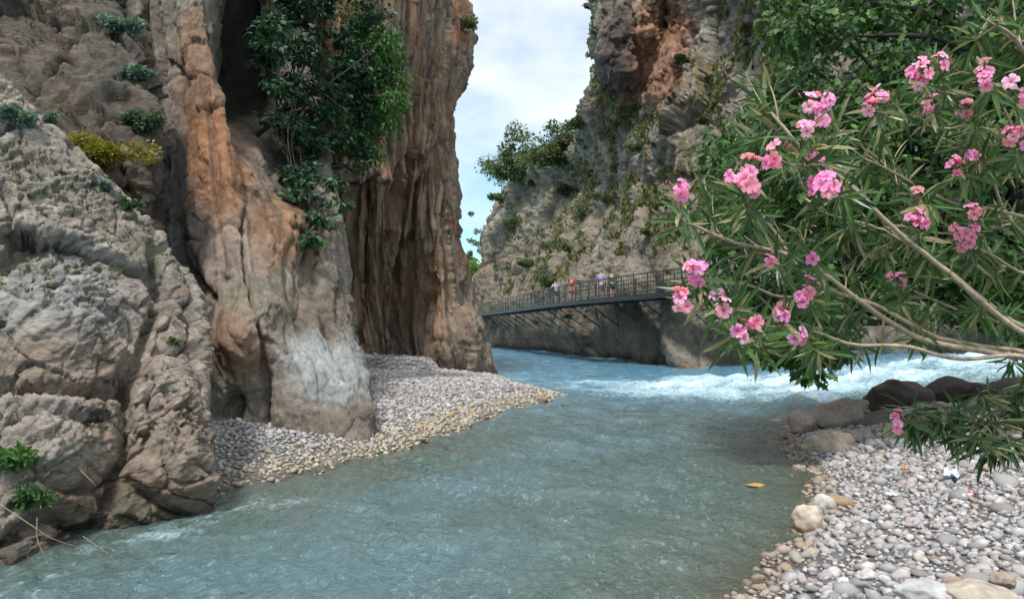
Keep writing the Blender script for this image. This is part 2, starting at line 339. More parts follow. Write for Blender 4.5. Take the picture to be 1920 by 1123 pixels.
# --- darker slab above and behind it
A2_cols = [
    [(-500, -260, 17), (-500, -60, 14), (-500, 100, 13), (-500, 250, 12.6), (-500, 400, 12.4), (-500, 600, 12.4), (-500, 760, 12.4)],
    [(-200, -260, 18), (-200, -60, 14.5), (-200, 60, 13.6), (-200, 180, 12.9), (-200, 320, 12.4), (-200, 520, 12.2), (-200, 700, 12.2)],
    [(0, -260, 18.5), (0, -80, 15), (0, 20, 14.2), (0, 110, 13.4), (0, 230, 12.6), (0, 420, 12.2), (0, 700, 12.2)],
    [(110, -260, 18.5), (110, -80, 15.2), (118, 20, 14.4), (125, 120, 13.4), (130, 250, 12.2), (150, 420, 12.0), (150, 700, 12.0)],
    [(165, -260, 18.8), (170, -80, 15.4), (185, 10, 14.6), (220, 110, 13.6), (235, 240, 12.5), (230, 420, 12.2), (260, 700, 12.2)],
    [(180, -260, 19), (190, -80, 15.8), (205, 0, 15.0), (268, 120, 14.0), (322, 235, 13.2), (292, 420, 12.7), (350, 700, 12.5)],
    [(175, -260, 21), (180, -80, 18), (190, 0, 17), (250, 120, 16.2), (290, 235, 15.6), (275, 420, 14.6), (330, 700, 14.0)],
]
def dispA2(G, px, py, U, V):
    Q = rotp(G, -0.7); Wp = Q+0.4*np.stack([fbm(Q*0.7, 3), fbm(Q*0.7+5, 3), fbm(Q*0.7+11, 3)], -1)
    v1, a1, b1, _ = cells(Wp*np.array([0.5, 0.6, 0.8])+4); v2, a2, b2, _ = cells(Wp*np.array([1.3, 1.6, 2.0])+9)
    return 0.30*v1+0.12*v2-0.10*np.exp(-((b1-a1)/0.04)**2)+0.1*fbm(G*0.6, 2)
def fineA2(G, px, py, U, V):
    Q = rotp(G, -0.7); v3, a3, b3, _ = cells(Q*np.array([3, 3.5, 5.])+0.2*fbm(G*1.5, 3)[..., None]); return 0.05*v3+0.035*fbm(G*4, 4, .7)
def paintA2(C, G, px, py, x, y, U, V):
    n1 = fbm(G*0.7+12, 4)
    C = mixc(C, (0.26, 0.20, 0.155), sstep(n1, 0.1, 0.7)*0.6); C = mixc(C, (0.13, 0.125, 0.11), blob(x, y, 210, 120, 40, 90, .7)); C = mixc(C, (0.10, 0.10, 0.085), sstep(-n1, 0.2, 0.8)*0.6)
    C = mixc(C, (0.13, 0.14, 0.08), sstep(fbm(G*1.4+40, 4), 0.25, 0.8)*0.6)
    return C
cliff('cliff', A2_cols, 190, 210, dispA2, paintA2, M_rockA, (0.17, 0.145, 0.12), [('crease', [(140, 60), (100, 110), (60, 190)], 8, .3), ('blob', 200, 190, 50, 20, .35)],
      dict(label='darker brown grey rock slab above and behind the pale outcrop, upper left'), fineA2)

# --- second buttress: orange stained rib, dark gully, grey foot
rB = lambda *p: list(p)
B_cols = [
    rB((120, -160, 18), (120, 0, 18), (130, 150, 17.5), (150, 300, 17), (180, 400, 16.5), (210, 500, 16), (230, 600, 15.6), (250, 700, 15.2), (260, 800, 15), (260, 860, 14.8)),
    rB((235, -160, 17), (240, 0, 17), (250, 150, 16.6), (262, 300, 16), (275, 400, 15.6), (290, 500, 15.2), (305, 600, 14.8), (320, 700, 14.5), (330, 800, 14.3), (330, 860, 14.2)),
    rB((290, -160, 16.6), (295, 0, 16.6), (308, 150, 16.2), (325, 300, 15.6), (335, 400, 15.0), (350, 500, 14.1), (365, 600, 13.6), (375, 700, 13.4), (388, 800, 13.4), (388, 860, 13.4)),
    rB((350, -160, 15.2), (352, 0, 15.2), (368, 150, 14.8), (390, 300, 14.3), (402, 400, 14.0), (415, 500, 13.4), (430, 590, 12.7), (438, 690, 12.7), (440, 800, 13.15), (440, 860, 13.1)),
    rB((405, -160, 16.0), (410, 0, 16.0), (432, 150, 15.5), (462, 280, 15.0), (480, 390, 14.5), (490, 500, 13.7), (505, 600, 12.9), (498, 700, 12.95), (492, 808, 13.1), (492, 860, 13.1)),
    rB((430, -160, 20.5), (440, 0, 20.5), (470, 150, 19.8), (520, 290, 18.2), (545, 390, 16.4), (550, 490, 14.7), (560, 600, 13.6), (560, 700, 12.9), (560, 808, 12.75), (560, 860, 12.7)),
    rB((500, -160, 21.5), (510, 0, 21.5), (535, 150, 20.6), (575, 290, 19.0), (595, 390, 17.2), (608, 500, 15.8), (618, 600, 14.4), (625, 700, 13.2), (630, 802, 12.7), (630, 860, 12.6)),
    rB((575, -160, 22), (580, 0, 22), (590, 140, 21.2), (606, 280, 19.4), (628, 400, 18.0), (645, 510, 16.8), (662, 605, 15.4), (683, 700, 13.9), (696, 795, 13.1), (700, 860, 13.0)),
    rB((570, -160, 25), (575, 0, 25), (586, 140, 24), (608, 275, 21.5), (636, 400, 19.8), (653, 510, 18.6), (670, 610, 17.2), (694, 700, 15.2), (707, 785, 14.3), (710, 840, 14.2)),
    rB((540, -160, 30), (545, 0, 30), (555, 140, 29), (580, 275, 27), (605, 400, 25), (625, 510, 24), (645, 610, 22), (668, 690, 20), (680, 760, 19), (682, 800, 19)),
]
def dispB(G, px, py, U, V):
    Q = G+0.5*np.stack([fbm(G*0.5, 3), fbm(G*0.5+5, 3), fbm(G*0.5+11, 3)], -1)
    v1, a1, b1, _ = cells(Q*np.array([0.5, 0.5, 0.28]))
    f = U*1.0+0.25*fbm(G*np.array([.4, .4, .25]), 3)
    drape = np.sin(f*7.3+2*fbm(G*0.3+4, 2))*0.5+np.sin(f*17+1.5*fbm(G*.5, 2))*0.25
    low = sstep(py, 420, 640)
    return 0.09*v1-.12*low+0.10*fbm(Q*np.array([.6, .6, .22]), 3, .5)+0.11*drape*(1-low*0.8)-0.05*np.exp(-((b1-a1)/0.035)**2)+0.05*low*fbm(Q*1.6, 3, .55)
def fineB(G, px, py, U, V):
    v3, a3, b3, _ = cells(G*np.array([2.2, 2.2, 1.4])+0.35*fbm(G*1.2, 3)[..., None])
    v4, a4, b4, _ = cells(G*np.array([5.5, 5.5, 3.5])+.2*fbm(G*2, 2)[..., None])
    return (0.075*v3+.035*v4)*(0.35+sstep(fbm(G*.8+9, 2), -.1, .6))+0.025*ridged(G*np.array([2.2, 2.2, .5])+.5*fbm(G, 2)[..., None], 3)*0.6+0.02*fbm(G*4.2, 3, .65)
def paintB(C, G, px, py, x, y, U, V):
    n1 = fbm(G*np.array([.8, .8, .3])+2, 4); st = fbm(np.stack([U*6, 0*U, G[..., 2]*0.22], -1)+0.3*fbm(G*.6, 3)[..., None], 4)
    C = mixc(C, (0.22, 0.20, 0.17), sstep(n1, 0, .7)*.6)
    C = mixc(C, (0.30, 0.16, 0.09), blob(x, y, 375, 150, 45, 130, .7)); C = mixc(C, (0.42, 0.20, 0.10), blob(x, y, 418, 300, 66, 125, .8))
    C = mixc(C, (0.36, 0.19, 0.10), blob(x, y, 530, 440, 60, 80, .75)); C = mixc(C, (0.34, 0.28, 0.235), blob(x, y, 420, 510, 75, 90, .85))
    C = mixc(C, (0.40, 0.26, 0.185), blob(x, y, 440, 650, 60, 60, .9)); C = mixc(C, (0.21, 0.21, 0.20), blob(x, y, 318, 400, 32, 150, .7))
    C = mixc(C, (0.12, 0.10, 0.08), sstep(st, 0.15, .6)*.65*(1-sstep(py, 520, 640)))
    C = mixc(C, (0.17, 0.13, 0.095), blob(x, y, 590, 590, 60, 60, .7))
    C = mixc(C, (0.42, 0.45, 0.45), blob(x, y, 610, 690, 90, 70, .95)); C = mixc(C, (0.34, 0.35, 0.33), blob(x, y, 545, 520, 20, 40, .4))
    C = mixc(C, (0.24, 0.20, 0.165), blob(x, y, 640, 790, 90, 40, .7)); C = mixc(C, (0.25, 0.24, 0.17), blob(x, y, 480, 560, 90, 25, .5))
    C = mixc(C, (0.035, 0.034, 0.028), np.maximum(blob(x, y, 490, 40, 75, 150, .95), blob(x, y, 560, 280, 40, 150, .85)))      # deep shade of the gully painted into the rock colour
    C = mixc(C, (0.20, 0.18, 0.15), blob(x, y, 640, 420, 30, 130, .5))
    return C
featB = [('blob', 480, 60, 34, 150, -2.2), ('blob', 575, 430, 12, 90, -.5), ('crease', [(272, -60), (273, 100), (275, 240)], 7, .7), ('crease', [(455, 400), (460, 500), (470, 560), (500, 640), (495, 720), (494, 812)], 5, .2),
         ('blob', 422, 778, 24, 26, -.55), ('blob', 450, 640, 55, 60, .25), ('crease', [(385, -50), (400, 60), (425, 130), (470, 250), (520, 330)], 9, .25),
         ('blob', 560, 430, 45, 50, .45), ('crease', [(600, 430), (590, 520), (640, 640), (655, 700)], 9, .25), ('blob', 530, 760, 25, 40, .05), ('blob', 650, 760, 38, 60, .04),
         ('crease', [(330, 420), (345, 500), (390, 560)], 9, .22)]
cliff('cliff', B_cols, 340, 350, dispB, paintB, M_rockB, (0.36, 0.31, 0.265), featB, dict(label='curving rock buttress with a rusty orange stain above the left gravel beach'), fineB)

# --- fluted wall beyond the beach
def C_col(xs, Ys): return [(x, y, Y) for x, y, Y in zip(xs, [-170, -60, 50, 130, 215, 300, 400, 500, 600, 690, 760], Ys)]
C_cols = [
    C_col([470]*11, [30]*11), C_col([560]*11, [28]*11),
    C_col([640, 640, 640, 640, 640, 642, 640, 640, 650, 660, 665], [26.5, 26.5, 26.8, 27, 27.5, 28.2, 29.5, 30.5, 31, 31.3, 31.3]),
    C_col([700, 700, 698, 695, 690, 684, 678, 678, 684, 695, 700], [25.5, 25.5, 26, 26.4, 27, 27.6, 29, 30, 31, 31.5, 31.5]),
    C_col([757, 757, 752, 745, 738, 730, 722, 720, 724, 735, 740], [26, 26, 26.5, 27, 27.5, 28.2, 29.3, 30.5, 31.5, 32, 32]),
    C_col([800, 800, 796, 790, 784, 778, 770, 768, 772, 785, 790], [27, 27, 27.5, 28, 28.5, 29, 30.0, 31.3, 32.2, 32.6, 32.6]),
    C_col([832, 832, 828, 822, 815, 812, 812, 818, 826, 838, 842], [28.5, 28.5, 28.8, 29, 29.3, 29.6, 30, 30.3, 30.8, 31.3, 31.3]),
    C_col([850, 852, 862, 858, 832, 838, 842, 856, 872, 890, 895], [30.5, 30.5, 30.3, 30.4, 30.6, 30.8, 31, 31.3, 31.8, 32.2, 32.2]),
    C_col([856, 864, 884, 882, 846, 853, 852, 872, 895, 922, 930], [33, 33, 32.5, 32.4, 33, 33, 33, 33.2, 33.4, 33.9, 34]),
    C_col([840, 850, 868, 862, 835, 840, 840, 858, 880, 908, 915], [38]*11),
    C_col([760, 780, 790, 790, 770, 770, 770, 790, 800, 830, 840], [46]*11),
]
def dispC(G, px, py, U, V):
    wob = fbm(np.stack([U*0.8, 0*U, G[..., 2]*0.10], -1), 3)
    f = U*1.0+0.55*wob+0.12*fbm(G*0.25, 2)
    fl = lambda k, ph: 1-np.abs(np.sin(f*k+ph))*2
    lower = 1-sstep(U, 6.1, 7.2)*0.75
    fold = 0.55*fl(5.2, .4)+0.30*fl(11.3, 1.0)+0.16*fl(23, 2.)
    Q = G+0.8*np.stack([fbm(G*0.3, 2), fbm(G*0.3+5, 2), fbm(G*0.3+11, 2)], -1)
    v1, a1, b1, _ = cells(Q*np.array([.35, .35, .16]))
    return fold*0.46*lower*(0.6+0.6*sstep(fbm(G*0.15+3, 2), -.4, .5))+0.22*v1+0.12*fbm(Q*np.array([.45, .45, .2]), 3, .5)+(1-lower)*0.22*fbm(Q*1.0, 4, .6)
def fineC(G, px, py, U, V):
    st = fbm(np.stack([U*16+2*fbm(G*.3, 2), 0*U, G[..., 2]*.35], -1), 3)
    v3, a3, b3, _ = cells(G*np.array([1.9, 1.9, .8])+.5*fbm(G*.5, 3)[..., None])
    return 0.11*st+0.07*v3*(.4+.8*sstep(U, 5.8, 6.8))+0.04*fbm(G*np.array([2, 2, 1.4]), 4, .65)
def paintC(C, G, px, py, x, y, U, V):
    wob = fbm(np.stack([U*0.8, 0*U, G[..., 2]*0.10], -1), 3)
    st = fbm(np.stack([U*7+2.5*wob, 0*U, G[..., 2]*.04], -1), 4, .6); s2 = fbm(np.stack([U*12+3*wob+5, 0*U, G[..., 2]*.06], -1), 4, .6)
    C = mixc(C, (0.46, 0.235, 0.13), sstep(st, -0.12, .3)*.85); C = mixc(C, (0.14, 0.125, 0.115), sstep(-s2, 0.1, .45)*.6); C = mixc(C, (0.43, 0.35, 0.28), sstep(s2, .1, .5)*.65)
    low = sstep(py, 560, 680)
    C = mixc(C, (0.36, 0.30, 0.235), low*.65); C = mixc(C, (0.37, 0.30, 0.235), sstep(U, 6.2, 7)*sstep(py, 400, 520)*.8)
    C = mixc(C, (0.44, 0.19, 0.115), blob(x, y, 865, 75, 12, 50, .8)); C = mixc(C, (0.42, 0.2, 0.12), blob(x, y, 850, 240, 14, 40, .7)); C = mixc(C, (0.38, 0.2, 0.12), blob(x, y, 870, 450, 16, 70, .6))
    C = mixc(C, (0.22, 0.21, 0.21), blob(x, y, 875, 130, 14, 80, .5))
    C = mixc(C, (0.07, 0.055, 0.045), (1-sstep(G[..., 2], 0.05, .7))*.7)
    return C
featC = [('crease', [(735, 440), (728, 540), (735, 660)], 5, .5), ('crease', [(806, 480), (800, 560), (812, 640)], 5, .5), ('blob', 780, 560, 18, 70, -.25), ('crease', [(650, 345), (700, 340), (690, 480), (676, 640)], 6, .7),
         ('crease', [(770, 450), (745, 520), (742, 640)], 5, .6), ('blob', 700, 320, 50, 18, .6), ('blob', 860, 640, 45, 60, .5), ('crease', [(905, 620), (915, 700)], 4, .5)]
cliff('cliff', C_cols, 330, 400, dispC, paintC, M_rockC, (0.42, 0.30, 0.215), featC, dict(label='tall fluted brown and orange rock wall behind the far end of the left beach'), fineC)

# --- right side of the gorge
def D_col(*q): return list(q)
D_cols = [
    D_col((1300, -190, 95), (1280, -60, 95), (1270, 60, 95), (1230, 140, 98), (1200, 230, 105), (1130, 330, 118), (1060, 400, 125), (1010, 470, 125), (990, 560, 120), (985, 610, 118), (985, 645, 115), (985, 680, 112)),
    D_col((1135, -190, 64), (1118, -60, 63), (1118, 40, 63), (1127, 120, 63), (1098, 205, 68), (1058, 285, 80), (955, 345, 94), (908, 430, 98), (899, 540, 99), (893, 605, 98.5), (895, 648.5, 97), (895, 690, 96)),
    D_col((1165, -190, 58), (1150, -60, 58), (1152, 40, 57.5), (1165, 120, 56.5), (1150, 205, 60), (1115, 290, 68), (1030, 355, 82), (965, 440, 88), (944, 530, 90), (942, 600, 88), (950, 653, 84), (950, 700, 83)),
    D_col((1215, -190, 56), (1205, -60, 56), (1208, 40, 55), (1212, 120, 57.5), (1200, 205, 58), (1175, 295, 60), (1110, 370, 68), (1045, 450, 72), (1015, 530, 72), (1010, 600, 70), (1015, 661, 68), (1015, 710, 67)),
    D_col((1270, -190, 54), (1265, -60, 54), (1262, 40, 58), (1258, 110, 54), (1250, 205, 52), (1235, 300, 53), (1190, 380, 56), (1130, 455, 57), (1100, 525, 56), (1095, 600, 55), (1100, 674, 52.5), (1100, 730, 52)),
    D_col((1340, -190, 48), (1340, -60, 48), (1335, 40, 50), (1325, 120, 49.5), (1312, 205, 48), (1300, 300, 45.5), (1270, 380, 46), (1225, 450, 46), (1195, 520, 45), (1190, 600, 44.5), (1195, 687, 42.5), (1195, 750, 42)),
    D_col((1430, -190, 42), (1430, -60, 42), (1425, 40, 44), (1415, 120, 44), (1400, 205, 43), (1385, 300, 40), (1360, 380, 40), (1330, 450, 39.8), (1305, 520, 39.5), (1295, 600, 39), (1300, 697, 37.2), (1300, 760, 37)),
    D_col((1580, -190, 36), (1580, -60, 36), (1570, 40, 36), (1560, 120, 36), (1550, 205, 36), (1540, 300, 36), (1520, 380, 36), (1500, 450, 36), (1480, 520, 36.2), (1470, 600, 36), (1470, 700, 35.8), (1470, 760, 35.6)),
    D_col((1760, -190, 32), (1760, -60, 32), (1760, 40, 32), (1760, 120, 32), (1760, 205, 32), (1760, 300, 32), (1750, 380, 32), (1740, 450, 32), (1730, 520, 32), (1725, 600, 32.5), (1725, 705, 32.5), (1725, 770, 32.5)),
    D_col((2050, -190, 27), (2050, -60, 27), (2050, 40, 27), (2050, 120, 27), (2050, 205, 27), (2050, 300, 27), (2050, 380, 27), (2050, 450, 27), (2050, 520, 27), (2050, 600, 27.5), (2050, 720, 27.5), (2050, 780, 27.5)),
    D_col((2600, -190, 22), (2600, -60, 22), (2600, 40, 22), (2600, 120, 22), (2600, 205, 22), (2600, 300, 22), (2600, 380, 22), (2600, 450, 22), (2600, 520, 22), (2600, 600, 22), (2600, 740, 22), (2600, 820, 22)),
]
def deck_dx(G): return sstep(G[..., 2], 2.6, 4.2)*(1-sstep(G[..., 2], 4.4, 7.5))
def dispD(G, px, py, U, V):
    Q = G+1.6*np.stack([fbm(G*0.12, 3), fbm(G*0.12+5, 3), fbm(G*0.12+11, 3)], -1)
    v1, a1, b1, _ = cells(Q*np.array([.15, .13, .055])); v2, a2, b2, _ = cells(Q*np.array([.40, .34, .16])+3); v3, a3, b3, _ = cells(Q*np.array([1., .8, .45])+3)
    up = sstep(G[..., 2], 5, 9); dn = 1-up
    big = 1.0*v1+0.5*v2+0.36*v3-0.5*np.exp(-((b1-a1)/.03)**2)-0.25*np.exp(-((b2-a2)/.04)**2)+0.3*fbm(Q*.3, 3, .55)
    fl = 0.35*np.sin(px*0.055+3*fbm(G*.1, 2))+0.3*fbm(G*np.array([.5, .5, .12]), 3)+0.18*v3
    return up*big*0.9+dn*(fl-0.15)-(1-sstep(G[..., 2], .3, 2.2))*1.3*(1-sstep(px, 1080, 1290))*sstep(px, 945, 1000)
def fineD(G, px, py, U, V):
    v3, a3, b3, _ = cells(G*np.array([1.5, 1.5, 1.2])+.6*fbm(G*.5, 3)[..., None]); up = sstep(G[..., 2], 4, 8)
    v4, a4, b4, _ = cells(G*np.array([3.2, 3.2, 2.2])+.3*fbm(G*.8, 2)[..., None])
    return (0.22*v3+.10*v4+0.14*fbm(G*np.array([1.0, 1.0, .7]), 4, .68))*(0.4+.6*up)
def paintD(C, G, px, py, x, y, U, V):
    n1 = fbm(G*.14+2, 4); n2 = fbm(G*.4+8, 4); n3 = fbm(G*np.array([.9, .9, .15])+20, 4)
    C = mixc(C, (0.45, 0.435, 0.41), sstep(n2, 0, .7)*.7*sstep(px, 1080, 1250)); C = mixc(C, (0.17, 0.15, 0.13), sstep(-n2, .1, .7)*.6)
    C = mixc(C, (0.20, 0.20, 0.10), sstep(fbm(G*.5+60, 4), .0, .6)*.6*sstep(py, 150, 260)*sstep(G[..., 2], 5, 8))
    C = mixc(C, (0.36, 0.28, 0.20), (1-sstep(px, 1000, 1160))*sstep(py, 380, 480)*.6)
    C = mixc(C, (0.60, 0.34, 0.22), blob(x, y, 1228, 95, 62, 100, 1.0)); C = mixc(C, (0.46, 0.24, 0.15), blob(x, y, 1290, 50, 34, 55, .9)); C = mixc(C, (0.40, 0.24, 0.16), blob(x, y, 1150, 180, 45, 22, .8))
    C = mixc(C, (0.20, 0.12, 0.085), blob(x, y, 1250, 35, 14, 50, .4)); C = mixc(C, (0.15, 0.125, 0.125), blob(x, y, 1155, 90, 34, 85, .85)); C = mixc(C, (0.42, 0.2, 0.12), blob(x, y, 1125, 240, 16, 20, .5))
    C = mixc(C, (0.42, 0.24, 0.155), blob(x, y, 1262, 165, 34, 50, .8)); C = mixc(C, (.12, .07, .05), sstep(fbm(G*1.1+5, 3), .1, .5)*blob(x, y, 1255, 175, 45, 50, .5)); C = mixc(C, (.10, .08, .07), blob(x, y, 1165, 135, 10, 34, .7)); C = mixc(C, (0.33, 0.26, 0.12), blob(x, y, 1325, 150, 10, 40, .7))
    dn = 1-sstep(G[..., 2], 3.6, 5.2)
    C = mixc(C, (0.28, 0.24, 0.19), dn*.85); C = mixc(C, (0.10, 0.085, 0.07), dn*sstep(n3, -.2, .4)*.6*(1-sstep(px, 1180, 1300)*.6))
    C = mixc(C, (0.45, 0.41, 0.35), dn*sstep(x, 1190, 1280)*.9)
    C = mixc(C, (0.36, 0.21, 0.11), (1-sstep(G[..., 2], .2, .7+.4*n2))*sstep(px, 1220, 1300)*.6); C = mixc(C, (0.05, 0.04, 0.035), (1-sstep(G[..., 2], .1, .7))*(1-sstep(px, 1180, 1260))*.8)
    return C
featD = [('blob', 1158, 120, 30, 60, 1.0), ('blob', 1228, 95, 30, 70, -.15), ('crease', [(1180, 10), (1195, 120), (1205, 165)], 6, .9), ('blob', 1270, 60, 26, 50, .5), ('crease', [(1225, 230), (1228, 300), (1215, 340)], 5, 1.6),
         ('crease', [(1330, 180), (1345, 240), (1360, 260)], 6, 1.0), ('blob', 1270, 260, 40, 60, .5), ('crease', [(1240, 540), (1220, 600), (1225, 690)], 5, .7), ('crease', [(1140, 200), (1180, 250), (1290, 160)], 6, .7),
         ('blob', 1060, 350, 12, 12, -2.0), ('blob', 1120, 640, 30, 40, -.6), ('blob', 1270, 650, 25, 45, .1)]
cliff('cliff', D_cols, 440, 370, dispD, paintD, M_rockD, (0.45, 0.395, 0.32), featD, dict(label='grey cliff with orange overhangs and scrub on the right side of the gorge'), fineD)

# ------------------------------------------------------------------ gravel banks and river bed
LB = [(-4.3, 9.1), (-3.95, 9.9), (-2.95, 11.3), (-2.35, 12.7), (-1.67, 14.6), (-.78, 18.1), (0.0, 20.4), (1.45, 23.6), (0.7, 25.4), (-.43, 30.0), (-1.0, 33.6), (-2, 40), (-20, 40), (-20, 7), (-6, 7)]
RB = [(1.2, 4.6), (1.75, 5.8), (2.25, 6.5), (3.0, 7.6), (3.75, 9.0), (4.4, 11.2), (4.9, 13.2), (5.7, 15.4), (6.9, 17.6), (9.0, 18.3), (11.5, 17.6), (16, 15), (40, 13), (40, -8), (-4, -8), (-3.5, -1), (-.5, 2.6)]
def bank_h(x, y, poly, slope, top, seed):
    d = polydist(x, y, poly+[poly[0]]); i = inpoly(x, y, poly); s = np.where(i, d, -d)
    P3 = np.stack([x, y, np.full_like(x, seed)], -1)
    s = s+0.10*fbm(P3*1.3, 3)+(.22 if seed < 5 else .05)
    h = np.where(s > 0, top*(1-np.exp(-np.maximum(s, 0)*slope/top)), s*0.55)
    return np.maximum(h, -1.0)+0.03*fbm(P3*0.9, 3)*sstep(s, 0, 1), s
def hL(x, y):
    h, s = bank_h(x, y, LB, 0.24, 0.60, 3.3); h = h+.05*sstep(s, -.3, .1)
    return h+0.42*sstep(y+0.25*x, 26.9, 27.5)*sstep(-x, 2.9, 3.5), s       # low gravel terrace at the wall foot
def hR(x, y):
    h, s = bank_h(x, y, RB, 0.20, 0.95, 8.8)
    return h+0.25*sstep(x, 7, 11), s
def bank(name, hf, x0, x1, y0, y1, st, label, base):
    xs = np.arange(x0, x1, st); ys = np.arange(y0, y1, st); X, Y = np.meshgrid(xs, ys, indexing='ij'); h, s = hf(X, Y)
    h = h+0.015*fbm(np.stack([X, Y, h], -1)*4, 3)
    C = np.empty(X.shape+(3,)); C[:] = base
    C = mixc(C, (0.16, 0.12, 0.08), 1-sstep(h, -.05, .12)); n = len(ys); idx = np.arange(X.size).reshape(X.shape)
    F = np.stack([idx[:-1, :-1], idx[1:, :-1], idx[1:, 1:], idx[:-1, 1:]], -1).reshape(-1, 4)
    k = (h.ravel() > -0.95)[F].any(1)
    return link(name, mesh_np(name, np.stack([X, Y, h], -1), F[k], C.reshape(-1, 3), True, M_gravel), kind='structure', label=label)
bankL = bank('gravel_bank', hL, -14, 3, 8, 38, .11, 'grey gravel beach below the left cliffs', (0.31, 0.30, 0.295))
bankR = bank('gravel_bank', hR, -4, 22, -2, 20, .1, 'pebble bank in the right foreground', (0.31, 0.30, 0.30))
bed = MB().box((0, 300, -1.6), (1400, 1000, .4), 0, (.16, .15, .12)).mesh('river_bed', M_gravel, False); link('river_bed', bed, kind='structure', label='gravel river bed under the water')

# ------------------------------------------------------------------ stones
def ico(sub, seed, amt=.16, flat=.62):
    import bmesh
    bm = bmesh.new(); bmesh.ops.create_icosphere(bm, subdivisions=sub, radius=1); v = np.array([x.co[:] for x in bm.verts]); f = np.array([[x.index for x in p.verts] for p in bm.faces]); bm.free()
    nrm = v.copy(); v = v*(1+amt*1.3*fbm(nrm*.9+seed*7.7, 2)[:, None])
    rg = np.random.default_rng(seed)
    for _ in range(4):                       # worn planes
        d = rg.normal(size=3); d /= np.linalg.norm(d); c = 0.72+rg.random()*.2; t = v@d; m = t > c; v[m] -= (t[m]-c)[:, None]*d*.8
    v *= np.array([1, .8+.2*rg.random(), flat*(.85+.3*rg.random())]); return v, f
PAL = np.array([(.40, .395, .41), (.36, .355, .37), (.30, .295, .31), (.46, .44, .44), (.40, .35, .31), (.35, .29, .25), (.54, .53, .54), (.24, .24, .25), (.40, .31, .28), (.43, .42, .45), (.50, .47, .44), (.33, .32, .30)]); PAL = PAL*.7+.3*np.array((.43, .42, .435)); PAL *= .84
def scatter(xy, r, hf, tmpl, rg, sink=.25, palf=None):
    h, s = hf(xy[:, 0], xy[:, 1]); V = []; F = []; C = []; n = 0
    k = rg.integers(0, len(tmpl), len(xy)); ang = rg.random(len(xy))*6.283; tl = rg.normal(size=(len(xy), 2))*.22
    pc = PAL[rg.integers(0, len(PAL), len(xy))]*(0.8+.4*rg.random((len(xy), 1)))
    if palf is not None: pc = palf(xy, h, s, pc, rg)
    for t, (v0, f0) in enumerate(tmpl):
        m = np.nonzero(k == t)[0]
        if not len(m): continue
        v = v0[None]*r[m][:, None, None]*np.array([1, 1, 1.0]); z = v[..., 2]+v[..., 0]*tl[m, 0][:, None]+v[..., 1]*tl[m, 1][:, None]
        c, s_ = np.cos(ang[m])[:, None], np.sin(ang[m])[:, None]
        x = v[..., 0]*c-v[..., 1]*s_+xy[m, 0][:, None]; y = v[..., 0]*s_+v[..., 1]*c+xy[m, 1][:, None]; z = z+(h[m]+r[m]*.5*(1-2*sink))[:, None]
        V.append(np.stack([x, y, z], -1).reshape(-1, 3)); F.append((f0[None]+(np.arange(len(m))*len(v0))[:, None, None]).reshape(-1, 3)+n); n += v[..., 0].size
        C.append(np.repeat(pc[m], len(v0), 0))
    return np.concatenate(V), np.concatenate(F), np.concatenate(C)
def jgrid(x0, x1, y0, y1, st, rg):
    a, b = np.meshgrid(np.arange(x0, x1, st), np.arange(y0, y1, st), indexing='ij'); q = np.stack([a.ravel(), b.ravel()], 1); return q+(rg.random(q.shape)-.5)*st*1.1
def onscreen(xy, h, m=40):
    px, py = proj(np.stack([xy[:, 0], xy[:, 1], h], 1)); return (px > -m) & (px < 1920+m) & (py < 1123+2*m) & (xy[:, 1] > 1)
T1 = [ico(1, k) for k in range(10)]; T2 = [ico(2, k+20) for k in range(10)]; T0 = [ico(1, k+50, .1) for k in range(3)]
def tri20(seed):
    v, f = ico(1, seed); import bmesh
    bm = bmesh.new(); bmesh.ops.create_icosphere(bm, subdivisions=1, radius=1); bm.free(); return v, f
def oct20(seed):
    import bmesh
    bm = bmesh.new(); bmesh.ops.create_icosphere(bm, subdivisions=1, radius=1); bm.free()
    g = (1+5**.5)/2; v = np.array([(-1, g, 0), (1, g, 0), (-1, -g, 0), (1, -g, 0), (0, -1, g), (0, 1, g), (0, -1, -g), (0, 1, -g), (g, 0, -1), (g, 0, 1), (-g, 0, -1), (-g, 0, 1)])/1.9
    f = np.array([(0, 11, 5), (0, 5, 1), (0, 1, 7), (0, 7, 10), (0, 10, 11), (1, 5, 9), (5, 11, 4), (11, 10, 2), (10, 7, 6), (7, 1, 8), (3, 9, 4), (3, 4, 2), (3, 2, 6), (3, 6, 8), (3, 8, 9), (4, 9, 5), (2, 4, 11), (6, 2, 10), (8, 6, 7), (9, 8, 1)])
    rg = np.random.default_rng(seed); v = v*(.85+.3*rg.random((12, 1)))*np.array([1, .85, .6]); return v, f
TS = [oct20(k) for k in range(10)]
def wetL(xy, h, s, pc, rg):
    a = (1-sstep(s+.25*rg.normal(size=len(s)), .15, 1.0))[:, None]; oc = np.array([(.36, .30, .20), (.33, .27, .18), (.44, .38, .28), (.30, .28, .20)])[rg.integers(0, 4, len(s))]
    return pc*(1-a*.85)+oc*a*.85
def wetR(xy, h, s, pc, rg):
    a = (1-sstep(s+.12*rg.normal(size=len(s)), .05, .45))[:, None]; oc = np.array([(.20, .15, .10), (.28, .20, .13), (.16, .14, .11)])[rg.integers(0, 3, len(s))]
    return pc*(1-a*.75)+oc*a*.75
def near_filter(q, hf, smin=-.12, occl=None):
    h, s = hf(q[:, 0], q[:, 1]); m = (s > smin) & onscreen(q, h); return q[m]
